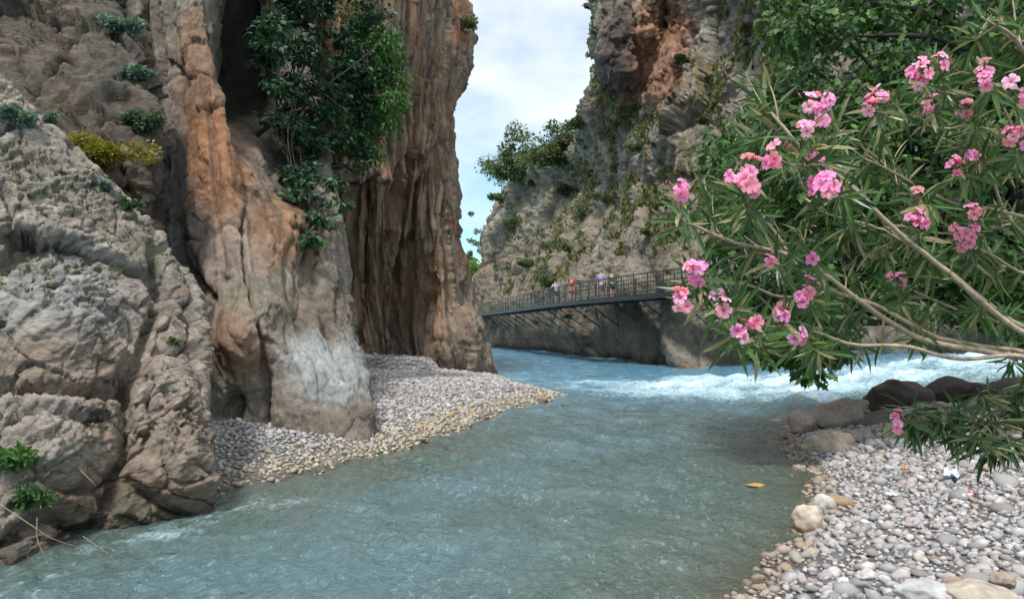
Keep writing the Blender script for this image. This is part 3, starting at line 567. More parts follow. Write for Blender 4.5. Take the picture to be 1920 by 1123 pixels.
# right bank fill
rg = np.random.default_rng(21)
q = near_filter(jgrid(-1, 9, 3.2, 18, .068, rg), hR); d = q[:, 1]
keep = rg.random(len(q)) < np.clip(9.5/d, .25, 1)**1.3; q = q[keep]; r = np.clip(rg.lognormal(math.log(.026), .48, len(q)), .016, .085)*np.clip(1+.07*(q[:, 1]-8), 1, 1.6)
V1, F1, C1 = scatter(q[r < .045], r[r < .045], hR, TS, rg, .2, wetR); V2, F2, C2 = scatter(q[r >= .045], r[r >= .045], hR, T1, rg, .2, wetR)
link('pebbles', mesh_np('pebbles', np.concatenate([V1, V2]), np.concatenate([F1, F2+len(V1)]), np.concatenate([C1, C2]), True, M_stone), bankR, kind='stuff')
nR = len(q)
# left beach fill
q = near_filter(jgrid(-9, 2, 9, 36, .088, rg), hL, -.1); keep = rg.random(len(q)) < np.clip(15/q[:, 1], .25, 1)**1.2; q = q[keep]
px_, py_ = proj(np.stack([q[:, 0], q[:, 1], np.full(len(q), .3)], 1)); q = q[(px_ > 300) & ((px_ > 660) | (q[:, 1] < 15))]
r = np.clip(rg.lognormal(math.log(.038), .35, len(q)), .022, .10)*np.clip(.8+.03*(q[:, 1]-8), .8, 1.5)
V1, F1, C1 = scatter(q, r, hL, TS, rg, .2, wetL)
link('pebbles', mesh_np('pebbles', V1, F1, C1, True, M_stone), bankL, kind='stuff')
print('pebbles', nR, len(q))
# single stones, one object each, sharing meshes
SM = []
for i in range(36):
    v, f = (T2 if i % 2 else T1)[i//2 % 10]; c = PAL[i % len(PAL)]*(.85+.35*((i*7) % 5)/5)
    SM.append(mesh_np('stone', v, f, np.tile(c, (len(v), 1)), True, M_stone))
SMW = [mesh_np('stone', T2[i][0], T2[i][1], np.tile(np.array([(.30, .21, .13), (.24, .18, .12), (.36, .27, .19), (.40, .27, .13)][i % 4]), (len(T2[i][0]), 1)), True, M_stone) for i in range(8)]
def stones(bankob, hf, q, r, rg, wet=.3):
    h, s = hf(q[:, 0], q[:, 1])
    for i in range(len(q)):
        me = (SMW if s[i] < wet and rg.random() < .8 else SM); me = me[rg.integers(0, len(me))]
        o = link('stone', me, bankob, (q[i, 0], q[i, 1], h[i]+r[i]*.28)); k = r[i]; o.scale = (k*rg.uniform(.9, 1.35), k*rg.uniform(.8, 1.1), k*rg.uniform(.7, 1.1)); o.rotation_euler = (rg.normal()*.18, rg.normal()*.18, rg.random()*6.28)
q = near_filter(jgrid(.8, 9, 3.6, 16, .36, rg), hR, -.05); h, s = hR(q[:, 0], q[:, 1]); wgt = 1/q[:, 1]**1.2*(1+2*(s < .5)); q = q[np.argsort(-wgt*rg.random(len(q)))[:295]]
r = np.clip(rg.lognormal(math.log(.062), .3, len(q)), .05, .15); r = r*np.where(q[:, 1] < 5.8, 1.15, 1); stones(bankR, hR, q, r, rg)
q = near_filter(jgrid(-6, 1.6, 10, 33, .6, rg), hL, -.05); px_, _ = proj(np.stack([q[:, 0], q[:, 1], 0*q[:, 0]], 1)); q = q[(px_ > 400) & ((px_ > 690) | (q[:, 1] < 13))]; q = q[rg.permutation(len(q))[:130]]
stones(bankL, hL, q, np.clip(rg.lognormal(math.log(.085), .33, len(q)), .06, .17), rg, .5)

def boulder(px, py, Y, wpx, hpx, depth, col, label, seed, rot=0, sub=4, bury=.25, col2=None, group=None, name='boulder', tiltx=0):
    """px, py = where its middle stands; size from its apparent width and height at that distance"""
    v, f = ico(sub, seed, .2, 1.0); v = v+.10*fbm(v*1.6+seed, 4)[:, None]*v; vv, _, _, _ = cells(v*1.3+seed); v = v*(1+.10*vv)[:, None]+0.015*fbm(v*6, 3)[:, None]*v
    wx, hz = wpx/FPX*Y/2, hpx/FPX*Y/2; v *= np.array([wx, depth/2, hz]); c, s = math.cos(rot), math.sin(rot)
    v = np.stack([v[:, 0]*c-v[:, 2]*s, v[:, 1], v[:, 0]*s+v[:, 2]*c], 1); x, y, z = W(px, py, Y)
    C = np.empty(v.shape); C[:] = col; C *= (1+.25*fbm(v*3/wx*.5+seed, 3))[:, None]
    if col2 is not None: C = mixc(C, col2, 1-sstep(v[:, 2]/hz+.5*fbm(v*2/wx+4, 3), -.35, .15))
    return link(name, mesh_np(name, v, f, np.clip(C, .01, .8), True, M_stone), None, (x, y+0, z), label=label, category='boulder', **({'group': group} if group else {}))
boulder(1570, 782, 14.6, 112, 66, .8, (.27, .215, .18), 'long brown grey boulder lying at the end of the right pebble bank', 1, .12)
boulder(1506, 792, 14.6, 50, 44, .5, (.36, .28, .25), 'pale low boulder touching the left end of the long brown boulder', 2)
boulder(1557, 836, 12.4, 86, 58, .7, (.36, .30, .24), 'rounded tan boulder in front of the long brown boulder on the right bank', 3)
boulder(1612, 826, 13.0, 56, 42, .5, (.33, .28, .24), 'small tan boulder right of the rounded tan boulder', 4)
boulder(1690, 752, 16.3, 120, 84, 1.3, (.055, .04, .032), 'dark wet boulder splitting the edge of the white rapids', 5, -.1)
boulder(1782, 750, 16.6, 132, 92, 1.4, (.035, .026, .022), 'nearly black rounded boulder right of the dark wet boulder', 6)
boulder(1880, 752, 16.0, 130, 90, 1.4, (.04, .035, .03), 'dark boulder half hidden behind the low oleander leaves', 16)
boulder(1655, 796, 14.5, 130, 50, .9, (.12, .10, .085), 'flat dark boulder below the dark wet boulder', 7)
boulder(1514, 982, 7.75, 70, 68, .34, (.40, .33, .27), 'rounded pale boulder with brown algae standing at the water edge', 8, -.2, col2=(.14, .07, .025))
boulder(1547, 948, 8.5, 42, 40, .26, (.40, .38, .35), 'small round grey boulder just behind the algae stained boulder', 9)
boulder(1536, 1026, 7.1, 60, 26, .25, (.33, .26, .19), 'flat tan stone in front of the algae stained boulder', 10)
boulder(1410, 771, 19.5, 58, 16, .5, (.24, .19, .15), 'flat brown rock breaking the surface below the rapids', 11)
boulder(1454, 793, 17, 28, 14, .25, (.38, .36, .34), 'small pale rock sticking out of the river', 12)
boulder(1418, 909, 10.0, 32, 7, .2, (.42, .25, .06), 'orange brown stone just breaking the river surface left of the right bank', 24)
boulder(1057, 761, 20.6, 12, 10, .2, (.10, .09, .08), 'small dark rock in the river off the gravel spit', 13)
boulder(1025, 745, 23.2, 42, 12, .5, (.45, .25, .09), 'flat orange stone at the tip of the left gravel spit', 14)
boulder(882, 793, 16.6, 24, 16, .35, (.22, .20, .19), 'grey rock at the water edge of the left gravel beach', 15)
boulder(1740, 1112, 4.85, 120, 50, .3, (.46, .46, .46), 'large pale stone at the bottom edge of the pebble bank', 17, 0, 4)
boulder(1838, 1118, 4.75, 140, 46, .34, (.36, .31, .26), 'large tan stone at the bottom right corner', 18)
boulder(1790, 1098, 4.95, 52, 34, .16, (.28, .20, .15), 'brown stone leaning between the two largest stones at the bottom', 19)
boulder(1878, 1086, 5.1, 48, 34, .16, (.27, .22, .18), 'brown oval stone above the large tan stone', 20)
boulder(1625, 1078, 5.4, 36, 24, .13, (.42, .41, .41), 'pale oval stone near the bottom of the pebble bank', 21)

# ------------------------------------------------------------------ water
m, t, P = mat_new('river_water'); M_water = m
P.inputs['Roughness'].default_value = .12; P.inputs['IOR'].default_value = 1.7
at = N(t, 'ShaderNodeAttribute'); at.attribute_name = 'Col'
tc = N(t, 'ShaderNodeTexCoord'); mp = N(t, 'ShaderNodeMapping'); mp.inputs['Rotation'].default_value = (0, 0, math.radians(-25)); mp.inputs['Scale'].default_value = (1.0, .62, 1)
t.links.new(tc.outputs['Object'], mp.inputs[0])
w1 = N(t, 'ShaderNodeTexNoise', Scale=2.4, Detail=7.0, Roughness=.62); w1.inputs['Distortion'].default_value = .9
w2 = N(t, 'ShaderNodeTexNoise', Scale=11.0, Detail=5.0, Roughness=.6); w2.inputs['Distortion'].default_value = .5
w3 = N(t, 'ShaderNodeTexNoise', Scale=34.0, Detail=4.0, Roughness=.6)
for n in (w1, w2, w3): t.links.new(mp.outputs[0], n.inputs['Vector'])
pb = None
for n, dd in ((w1, .11), (w2, .045), (w3, .013)):
    b = N(t, 'ShaderNodeBump'); b.inputs['Distance'].default_value = dd; b.inputs['Strength'].default_value = 1; t.links.new(n.outputs['Fac'], b.inputs['Height'])
    if pb: t.links.new(pb.outputs[0], b.inputs['Normal'])
    pb = b
t.links.new(pb.outputs[0], P.inputs['Normal'])
# milky turbid colour, foam by attribute alpha in red channel
sx = N(t, 'ShaderNodeSeparateColor'); t.links.new(at.outputs['Color'], sx.inputs[0])
fo = N(t, 'ShaderNodeTexNoise', Scale=5.5, Detail=9.0, Roughness=.72); fo.inputs['Distortion'].default_value = 1.4; t.links.new(mp.outputs[0], fo.inputs['Vector'])
fm = N(t, 'ShaderNodeMath'); fm.operation = 'MULTIPLY_ADD'; fm.inputs[1].default_value = 1.5; t.links.new(sx.outputs[0], fm.inputs[0])
fn = N(t, 'ShaderNodeMath'); fn.operation = 'MULTIPLY_ADD'; fn.inputs[1].default_value = 1.9; fn.inputs[2].default_value = -1.42; t.links.new(fo.outputs['Fac'], fn.inputs[0]); t.links.new(fn.outputs[0], fm.inputs[2])
fl_m = N(t, 'ShaderNodeMapping'); fl_m.inputs['Scale'].default_value = (2.0, .8, 1); fl_m.inputs['Rotation'].default_value = (0, 0, math.radians(-38)); t.links.new(tc.outputs['Object'], fl_m.inputs[0])
fl = N(t, 'ShaderNodeTexNoise', Scale=7.0, Detail=8.0, Roughness=.78); fl.inputs['Distortion'].default_value = .8; t.links.new(fl_m.outputs[0], fl.inputs['Vector'])
fl2 = N(t, 'ShaderNodeTexNoise', Scale=.7, Detail=3.0); t.links.new(fl_m.outputs[0], fl2.inputs['Vector'])
fr = N(t, 'ShaderNodeMapRange'); fr.inputs['From Min'].default_value = .54; fr.inputs['From Max'].default_value = .72; fr.inputs['To Max'].default_value = .55; t.links.new(fl.outputs['Fac'], fr.inputs['Value'])
fr2 = N(t, 'ShaderNodeMapRange'); fr2.inputs['From Min'].default_value = .38; fr2.inputs['From Max'].default_value = .6; t.links.new(fl2.outputs['Fac'], fr2.inputs['Value'])
fk = N(t, 'ShaderNodeMath'); fk.operation = 'MULTIPLY'; t.links.new(fr.outputs[0], fk.inputs[0]); t.links.new(fr2.outputs[0], fk.inputs[1])  # pale flecks, ripple highlights painted into the water colour through the foam mix
fmc = N(t, 'ShaderNodeClamp'); t.links.new(fm.outputs[0], fmc.inputs[0]); fmx = N(t, 'ShaderNodeMath'); fmx.operation = 'MAXIMUM'; t.links.new(fmc.outputs[0], fmx.inputs[0]); t.links.new(fk.outputs[0], fmx.inputs[1])
fc = N(t, 'ShaderNodeClamp'); t.links.new(fmx.outputs[0], fc.inputs[0])
deep = N(t, 'ShaderNodeMix'); deep.data_type = 'RGBA'; deep.inputs['A'].default_value = (.075, .115, .10, 1); deep.inputs['B'].default_value = (.07, .062, .038, 1); t.links.new(sx.outputs[1], deep.inputs['Factor'])
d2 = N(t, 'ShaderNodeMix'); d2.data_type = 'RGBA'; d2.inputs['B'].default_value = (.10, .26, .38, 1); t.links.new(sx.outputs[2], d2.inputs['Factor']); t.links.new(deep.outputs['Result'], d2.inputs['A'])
fmix = N(t, 'ShaderNodeMix'); fmix.data_type = 'RGBA'; fmix.inputs['B'].default_value = (.55, .76, .88, 1); t.links.new(fc.outputs[0], fmix.inputs['Factor']); t.links.new(d2.outputs['Result'], fmix.inputs['A'])
t.links.new(fmix.outputs['Result'], P.inputs['Base Color'])
rr = N(t, 'ShaderNodeMapRange'); rr.inputs['To Min'].default_value = .06; rr.inputs['To Max'].default_value = .7; t.links.new(fc.outputs[0], rr.inputs['Value']); t.links.new(rr.outputs[0], P.inputs['Roughness'])
nyw, nxw = 520, 380
Yw = np.exp(np.linspace(math.log(3.2), math.log(130), nyw)); Sw = np.linspace(-.85, .95, nxw)
Yg, Sg = np.meshgrid(Yw, Sw, indexing='ij'); Xg = Sg*np.maximum(Yg, 4)
cl_line = polydist(Xg, Yg, [(30, 21.5), (20, 22), (14, 22.5), (10, 24), (6, 25.5), (3, 27)])     # crest line of the inflowing rapids
raise_ = .95*sstep(Xg, 8.0, 16.5)+.12*sstep(Xg, 5.5, 8)
Pw = np.stack([Xg, Yg, 0*Xg], -1)
foam = np.clip(1.5-cl_line/np.where(Xg > 6, 4.8, 4.2), 0, 1)*sstep(Xg, -2.0, 6.0+2*perlin(Pw*.3))*(1-sstep(Yg, 32, 37))*.95*sstep(Yg+.25*perlin(Pw*.8), 17.5, 20.5)
foam = foam*(.78+.42*fbm(Pw*np.array([.5, .8, 1]), 3))
foam = np.maximum(foam, .40*np.exp(-(polydist(Xg, Yg, [(-3.6, 7.9), (-3.2, 8.9), (-2.6, 9.4)])/.5)**2)+.30*np.exp(-(polydist(Xg, Yg, [(-4.2, 7.2), (-3.4, 7.6)])/.25)**2))
foam = np.maximum(foam, .22*sstep(fbm(Pw*np.array([.35, .16, 1]), 3), .1, .8)*(.5+.5*sstep(Yg, 10, 24)))
Q = np.stack([Xg*.9+Yg*.42, Yg*.55-Xg*.2, 0*Xg], -1)+.3*fbm(Pw*.5, 2)[..., None]
hgt = .06*fbm(Q*1.1, 3)*np.clip(Yg/10, .6, 1.5)+.030*ridged(Q*2.7, 3)+foam**1.2*(.16*ridged(Pw*np.array([.9, 1.1, 1]), 4, .6)+.10)*sstep(Xg, 1, 7)
Zw = raise_+hgt-.012
_, sL = hL(Xg, Yg); _, sR = hR(Xg, Yg)
shal = np.clip(np.exp(-np.maximum(-sR, 0)/.45)*.9+np.exp(-np.maximum(-sL, 0)/.35)*.5, 0, 1); blue = np.maximum(sstep(Yg, 12, 34), .28*sstep(np.minimum(-sL, -sR), .8, 2.8)*(.7+.5*fbm(Pw*.4+9, 3)))  # blue: turquoise body plus sky reflection painted in, far off and mid channel
Zw = np.where((sR > 1.2) & (raise_ > .05), -.3, Zw)
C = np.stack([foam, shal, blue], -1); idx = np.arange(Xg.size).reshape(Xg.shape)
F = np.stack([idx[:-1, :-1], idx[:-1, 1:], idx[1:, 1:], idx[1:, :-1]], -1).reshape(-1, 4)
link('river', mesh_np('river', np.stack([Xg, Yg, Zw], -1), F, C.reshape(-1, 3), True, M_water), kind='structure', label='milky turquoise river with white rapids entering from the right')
far = mesh_np('river', [(-500, -400, -.12), (500, -400, -.12), (500, 900, -.12), (-500, 900, -.12)], [[0, 1, 2, 3]], [(0, 0, 1)]*4, False, M_water)
link('river', far, kind='structure', label='calm outer sheet of the river water')

# ------------------------------------------------------------------ leaves
def leaf_t(kind, seed=0):
    if kind == 'lance':
        st = [(.0, .0), (.25, .75), (.55, 1.0), (.8, .62), (1.0, 0)]; droop = (-.05, -.18, -.32)[seed % 3]; V = []; F = []
        for i, (x, w_) in enumerate(st):
            z = droop*x*x; hw = w_*.062
            if i in (0, 4): V.append((x, 0, z))
            else: V += [(x, hw, z+hw*.5), (x, 0, z), (x, -hw, z+hw*.5)]
        F += [(0, 2, 1), (0, 3, 2)]
        for a in (1, 4): F += [(a, a+1, a+4), (a, a+4, a+3), (a+1, a+2, a+5), (a+1, a+5, a+4)]
        F += [(7, 8, 10), (8, 9, 10)]; return np.array(V, float), np.array(F)
    if kind == 'lobe':
        out = [(0, 0), (.18, -.30), (.42, -.22), (.55, -.42), (.68, -.16), (1, 0), (.68, .16), (.55, .42), (.42, .22), (.18, .30)]
        V = [(.4, 0, -.03)]+[(x, y, .12*abs(y)-.1*x*x) for x, y in out]; return np.array(V, float), np.array([(0, i+1, (i+1) % 10+1) for i in range(10)])
    if kind == 'oval':
        V = [(0, 0, 0), (.35, .24, .06), (.8, .16, .0), (1, 0, -.08), (.8, -.16, .0), (.35, -.24, .06), (.5, 0, -.02)]
        return np.array(V, float), np.array([(6, i, (i+1) % 6) for i in range(6)])
    V = [(0, 0, 0), (.5, .3, .05), (1, 0, -.05), (.5, -.3, .05)]; return np.array(V, float), np.array([(0, 1, 2), (0, 2, 3)])
def frames(D, Nn):
    D = D/(np.linalg.norm(D, axis=1)[:, None]+1e-9); B = np.cross(Nn, D); B /= np.linalg.norm(B, axis=1)[:, None]+1e-9; Nn = np.cross(D, B); return D, B, Nn
def leaves_mesh(name, P, D, Nn, S, Cc, shape, mat, off, parent=None, **tags):
    """one mesh of many leaves"""
    D, B, Nn = frames(D, Nn); Vs = []; Fs = []; Cs = []; n = 0; k = RNG.integers(0, 3, len(P))
    for t_ in range(3 if shape == 'lance' else 1):
        v, f = leaf_t(shape, t_); mm = np.nonzero(k == t_)[0] if shape == 'lance' else np.arange(len(P))
        w_ = v[None]*S[mm][:, None, None]; X = P[mm][:, None]+w_[..., :1]*D[mm][:, None]+w_[..., 1:2]*B[mm][:, None]+w_[..., 2:3]*Nn[mm][:, None]
        Vs.append(X.reshape(-1, 3)-np.array(off)); Fs.append((f[None]+(np.arange(len(mm))*len(v))[:, None, None]).reshape(-1, 3)+n); n += len(mm)*len(v); Cs.append(np.repeat(Cc[mm], len(v), 0))
    return link(name, mesh_np(name, np.concatenate(Vs), np.concatenate(Fs), np.concatenate(Cs), False, mat), parent, **tags)
LM = {}
def leaf_objects(P, D, Nn, S, Cc, kind, mat, off, parent, nvar=9):
    key = (kind, mat.name)
    if key not in LM:
        LM[key] = []; cs = Cc[RNG.integers(0, len(Cc), nvar)]
        for i in range(nvar):
            v, f = leaf_t(kind, i); LM[key].append(mesh_np('leaf', v, f, np.tile(cs[i], (len(v), 1)), False, mat))
    D, B, Nn = frames(D, Nn)
    for i in range(len(P)):
        o = bpy.data.objects.new('leaf', LM[key][i % nvar]); COL.objects.link(o); o.parent = parent
        Mx = Matrix([[D[i, 0], B[i, 0], Nn[i, 0]], [D[i, 1], B[i, 1], Nn[i, 1]], [D[i, 2], B[i, 2], Nn[i, 2]]]).to_4x4()
        o.matrix_local = Matrix.Translation(Vector(P[i]-np.array(off)))@Mx@Matrix.Scale(S[i], 4)
def unit(n, rg=RNG):
    v = rg.normal(size=(n, 3)); return v/np.linalg.norm(v, axis=1)[:, None]
def greens(n, a, b, rg=RNG, hot=None, hp=.08):
    t_ = rg.random((n, 1)); c = np.array(a)*(1-t_)+np.array(b)*t_
    if hot is not None: m_ = rg.random(n) < hp; c[m_] = np.array(hot)*(.7+.6*rg.random((m_.sum(), 1)))
    return c
def clump_leaves(cents, rad, per, size, rg, flat=.7, up=1.2, dropd=.4, face=.4):
    P = np.repeat(cents, per, 0); rr = np.repeat(rad, per); o = unit(len(P), rg)*(rg.random((len(P), 1))**.45); o[:, 2] *= flat; P = P+o*rr[:, None]
    Nn = unit(len(P), rg)*.8+np.array([0, -face, up]); D = o*np.array([1, 1, .5])+unit(len(P), rg)*.5+np.array([0, 0, -dropd]); return P, D, Nn, size*(.65+.7*rg.random(len(P)))

# --- generic tree / shrub
def make_tree(name, label, cat, base, cents, rad, per, size, cols, kind='oval', bark=(.10, .08, .06), r0=.12, group=None, seed=0, flat=.7, nleafobj=0, mid=None, up=1.2, dropd=.4, hp=.08, vine=False, limbs=24):
    rg = np.random.default_rng(seed); base = np.array(base, float); cents = np.array(cents, float)
    t_ = thing(name, label, cat, tuple(base), group); mb = MB()
    top = np.array(mid if mid is not None else cents.mean(0)*.75+base*.25)
    k = crv([base-np.array([0, 0, .2]), base*.6+top*.4+rg.normal(size=3)*r0, top], 12); mb.tube(k, np.linspace(r0, r0*.55, 12), 8, bark)
    for c in cents[rg.permutation(len(cents))[:limbs]]:
        s = k[rg.integers(4, 12)]; m1 = s*.5+c*.5+rg.normal(size=3)*np.linalg.norm(c-s)*.12+np.array([0, 0, .05*np.linalg.norm(c-s)]); q_ = crv([s, m1, c], 10); mb.tube(q_, np.linspace(r0*.4, r0*.06, 10), 5, bark)
    link('trunk', mb.mesh('trunk', M_bark, True, base), t_)
    P, D, Nn, S = clump_leaves(cents, np.asarray(rad)*np.ones(len(cents)), per, size, rg, flat, up, dropd)
    Cc = greens(len(P), cols[0], cols[1], rg, cols[2] if len(cols) > 2 else None, hp)
    if nleafobj:
        sc = S/P[:, 1]; ii = np.argsort(-sc*rg.random(len(P))**.3)[:nleafobj]; mk = np.zeros(len(P), bool); mk[ii] = True
        leaf_objects(P[mk], D[mk], Nn[mk], S[mk], Cc[mk], kind, M_leaf, base, t_); P, D, Nn, S, Cc = P[~mk], D[~mk], Nn[~mk], S[~mk], Cc[~mk]
    leaves_mesh('foliage', P, D, Nn, S, Cc, kind, M_leaf, base, t_, kind='stuff'); return t_

G_DK, G_MD, G_BR = (.018, .045, .014), (.04, .10, .02), (.07, .17, .03)
# --- large leafy tree on the right bank, behind the oleander
rg = np.random.default_rng(5)
def cents_px(poly, n, Ya, Yb, rg):
    q = sample_poly(poly, n, rg); Y = Ya+(Yb-Ya)*rg.random(n); return np.array([W(a, b, c) for (a, b), c in zip(q, Y)])
big = [(1425, 30), (1460, -60), (2000, -60), (2000, 620), (1760, 600), (1600, 560), (1540, 640), (1420, 600), (1345, 520), (1335, 330), (1350, 250), (1450, 190), (1440, 100)]
ce = cents_px(big, 420, 10.5, 15.5, rg); low_ = cents_px([(1390, 560), (1560, 560), (1600, 680), (1530, 700), (1490, 706), (1455, 688), (1410, 690)], 34, 10.5, 12, rg)
ra = np.concatenate([.30+.35*rg.random(len(ce)), .16+.12*rg.random(len(low_))])
make_tree('tree', 'dark broadleaf tree hanging over the right bank behind the pink oleander', 'tree', (10.2, 14.2, .7), np.concatenate([ce, low_]), ra, 85, .13, (G_DK, (.04, .105, .02), (.08, .19, .03)), 'lobe', (.035, .028, .022), .28, None, 5, .6, 200, (8.6, 13.4, 5.0), 1.0, .6, .12, limbs=70)
# --- fig tree growing from the gully on the left
fig = [(470, 60), (520, -60), (700, -60), (740, 40), (755, 150), (735, 230), (700, 330), (660, 345), (625, 300), (560, 270), (500, 215)]
ce = []
rgf = np.random.default_rng(9)
for a, b in sample_poly(fig, 185, rgf): ce.append(W(a, b, 16.6+max(0, a-520)/230*5.0+rgf.random()*1.2))
tail = [W(a, b, 16.6-(b-330)/150*1.8+rgf.random()*.4) for a, b in sample_poly([(520, 300), (600, 300), (655, 350), (620, 400), (600, 440), (560, 470), (530, 380)], 24, rgf)][:20]
right_ = [W(a, b, 20.5+rgf.random()*1.5) for a, b in sample_poly([(640, 0), (730, 60), (755, 150), (735, 230), (690, 330), (650, 300), (640, 150)], 60, rgf)]
make_tree('tree', 'wild fig growing out of the dark cleft between the left cliffs', 'tree', W(480, 240, 18.2), ce+tail, .32, 44, .15, ((.010, .030, .014), (.025, .075, .035), (.07, .17, .13)), 'lobe', (.03, .025, .02), .065, None, 6, .5, 160, W(560, 150, 18.0), 1.4, .35, .1, limbs=34)
make_tree('creeper', 'bright green creeper hanging on the brown wall right of the fig', 'plant', W(700, -40, 22.5), right_, .42, 80, .13, ((.025, .08, .015), (.05, .16, .02)), 'oval', (.04, .03, .02), .05, None, 7, .9, 40, W(700, 120, 22.5), .9, .7, limbs=30)

# --- scrub and trees on the right cliff
def on(px, py, which=None, out=0.0):
    s = None
    for k_ in range(0, 90, 5):
        for sg_ in (1, -1):
            s = s or surf(px+sg_*k_, py+k_*.4, which)
        if s: break
    if s is None: return None
    return s[0]+s[1]*out
def bush(px, py, rpx, label, cols, seed, which=None, n=9, per=60, dens=1.9, group='shrubs growing on the cliffs', name='shrub', cat='shrub', kind='tuft', Y=None, leafpx=4.5, ry=.7, hp=.1, tr=.02):
    b = on(px, py, which) if (Y is None or Y < 110) else np.array(W(px, py, Y))
    if b is None: print('no surface', label, px, py); return
    k = b[1]/FPX; R = rpx*k; rg_ = np.random.default_rng(seed)
    c = b+np.stack([rg_.normal(size=n)*R*.62, -abs(rg_.normal(size=n))*R*.3-.1*R, abs(rg_.normal(size=n))*R*ry*.5], 1)
    make_tree(name, label, cat, b, c, R*(.3+.25*rg_.random(n)), int(per*dens), leafpx*k*1.15, cols, kind, (.06, .05, .04), R*tr, group, seed, .8, 0, b+np.array([0, -.1*R, R*.3]), .8, 0, hp, limbs=8)
OL = ((.055, .085, .035), (.11, .15, .06), (.16, .19, .08)); OLd = ((.035, .055, .022), (.07, .095, .04), (.10, .12, .05)); YG = ((.12, .14, .02), (.22, .19, .02), (.28, .22, .03)); BG = ((.06, .12, .10), (.14, .22, .19), (.2, .3, .27))
bush(962, 330, 46, 'round green tree leaning out at the left end of the right cliff crest', OL, 31, which=[4], Y=90, n=24, per=120, name='tree', cat='tree', group='trees on the cliff crest', ry=1.7, tr=.06, leafpx=5)
bush(1040, 310, 44, 'broad dark green tree on the cliff crest right of the leaning tree', OL, 32, which=[4], Y=82, n=26, per=120, name='tree', cat='tree', group='trees on the cliff crest', ry=1.3, tr=.06, leafpx=5)
bush(1000, 305, 22, 'small pale green tree between the two larger trees on the crest', OL, 33, which=[4], Y=86, n=8, per=90, name='tree', cat='tree', group='trees on the cliff crest', leafpx=4)
bush(1080, 235, 24, 'grey green shrub on the crest left of the orange overhang', OL, 34, which=[4], Y=70, n=10, per=90, leafpx=4)
bush(925, 370, 16, 'thin shrub hanging on the far left edge of the right cliff', OL, 35, which=[4], Y=95, n=8, per=60, leafpx=4)
bush(1100, 20, 10, 'tiny shrub sticking out of the left edge of the orange cliff top', OLd, 36, which=[4], Y=62, n=5, per=40, leafpx=3)
bush(1112, 70, 9, 'tiny shrub below the topmost one on the left edge of the orange cliff', OLd, 37, which=[4], Y=62, n=5, per=40, leafpx=3)
bush(874, 48, 20, 'grey green shrub on top of the fluted left wall', OL, 38, which=[3], Y=31.5, n=8, per=90, leafpx=3.5)
bush(888, 520, 26, 'bright green tree far down the gorge between the cliffs', ((.10, .20, .03), (.18, .30, .04)), 39, Y=112, n=12, per=80, name='tree', cat='tree', group='trees on the cliff crest', ry=1.3, leafpx=4)
bush(889, 500, 13, 'thin airy treetop above the bright green tree in the gap', OL, 40, Y=113, n=12, per=40, ry=6.5, name='tree', cat='tree', group='trees on the cliff crest', leafpx=3.5)
spots = [(1145, 265, 24, 'shrub under the orange overhang'), (1060, 360, 20, 'shrub below the crest trees'), (1030, 400, 24, 'shrub in the middle of the far slope'), (960, 420, 18, 'shrub low on the far slope edge'),
         (1090, 400, 28, 'large olive shrub above the three walkers'), (1060, 470, 24, 'shrub directly above the person in red'), (1100, 330, 20, 'shrub beside the dark hollow'), (1150, 320, 24, 'shrub left of the vertical crack'),
         (1195, 280, 18, 'shrub at the head of the vertical crack'), (1320, 230, 22, 'shrub beside the pale grey slab'), (1290, 330, 20, 'shrub on the grey face below the slab'), (1250, 380, 16, 'small shrub on the lower grey face'),
         (1215, 440, 14, 'yellowish shrub over the walkway'), (1330, 150, 14, 'ochre shrub high on the grey face'), (1400, 60, 20, 'green shrub at the top beside the leafy tree'), (1180, 210, 16, 'shrub on the orange ledge'),
         (1030, 530, 16, 'shrub at the walkway behind the person in light blue'), (1270, 120, 14, 'shrub on the ledge beside the orange hollow'), (990, 350, 18, 'shrub on the crest slope'), (1130, 375, 18, 'dry olive shrub right of the large one'),
         (985, 500, 14, 'dark shrub over the far walkway'), (1370, 300, 16, 'shrub near the leafy tree edge'), (1040, 575, 16, 'plant hanging under the walkway')]
for i, (a, b, r_, lb) in enumerate(spots):
    bush(a, b, r_, lb+' on the right cliff', (OL, OLd, ((.09, .09, .03), (.15, .13, .05)), OL)[i % 4], 50+i, which=[4], n=7, per=70, leafpx=3.6)
# --- dry grass and herbs on ledges (uncountable)
rgg = np.random.default_rng(404)
for k_, (dens_, sz_, cols_, lab_) in {4: (4200, .30, OL, 'dry grass and low scrub on the ledges of the right cliff'), 1: (160, .06, OLd, 'sparse herbs in the cracks of the dark slab'), 0: (110, .045, OL, 'sparse herbs in the cracks of the pale outcrop')}.items():
    o_, G_, p_, q_, n_ = SURF[k_]; fn_ = fbm(G_*(.22 if k_ == 4 else 1.1)+33, 3); fn2 = fbm(G_*(.9 if k_ == 4 else 3)+3, 2)
    ok = np.nonzero((G_[:, 2] > (6 if k_ == 4 else 2.5)) & (p_ > -20) & (p_ < 1480) & (np.hypot((p_-1225)/115, (q_-90)/130) > 1) & (q_ > -20) & (fn_+.5*fn2 > .22) & (n_[:, 1] < .3))[0]; pk = ok[rgg.integers(0, len(ok), dens_)]
    P_ = np.repeat(G_[pk], 7, 0)+rgg.normal(size=(dens_*7, 3))*sz_*.5; D_ = unit(len(P_), rgg)*.6+np.array([0, -.3, 1.0]); N_ = unit(len(P_), rgg)+np.array([0, -1, .2])
    leaves_mesh('scrub', P_, D_, N_, sz_*(.5+rgg.random(len(P_))), greens(len(P_), cols_[0], cols_[1], rgg, cols_[2] if k_ != 4 else (.22, .19, .08), .3), 'tuft', M_leaf, (0, 0, 0), None, kind='stuff', label=lab_)
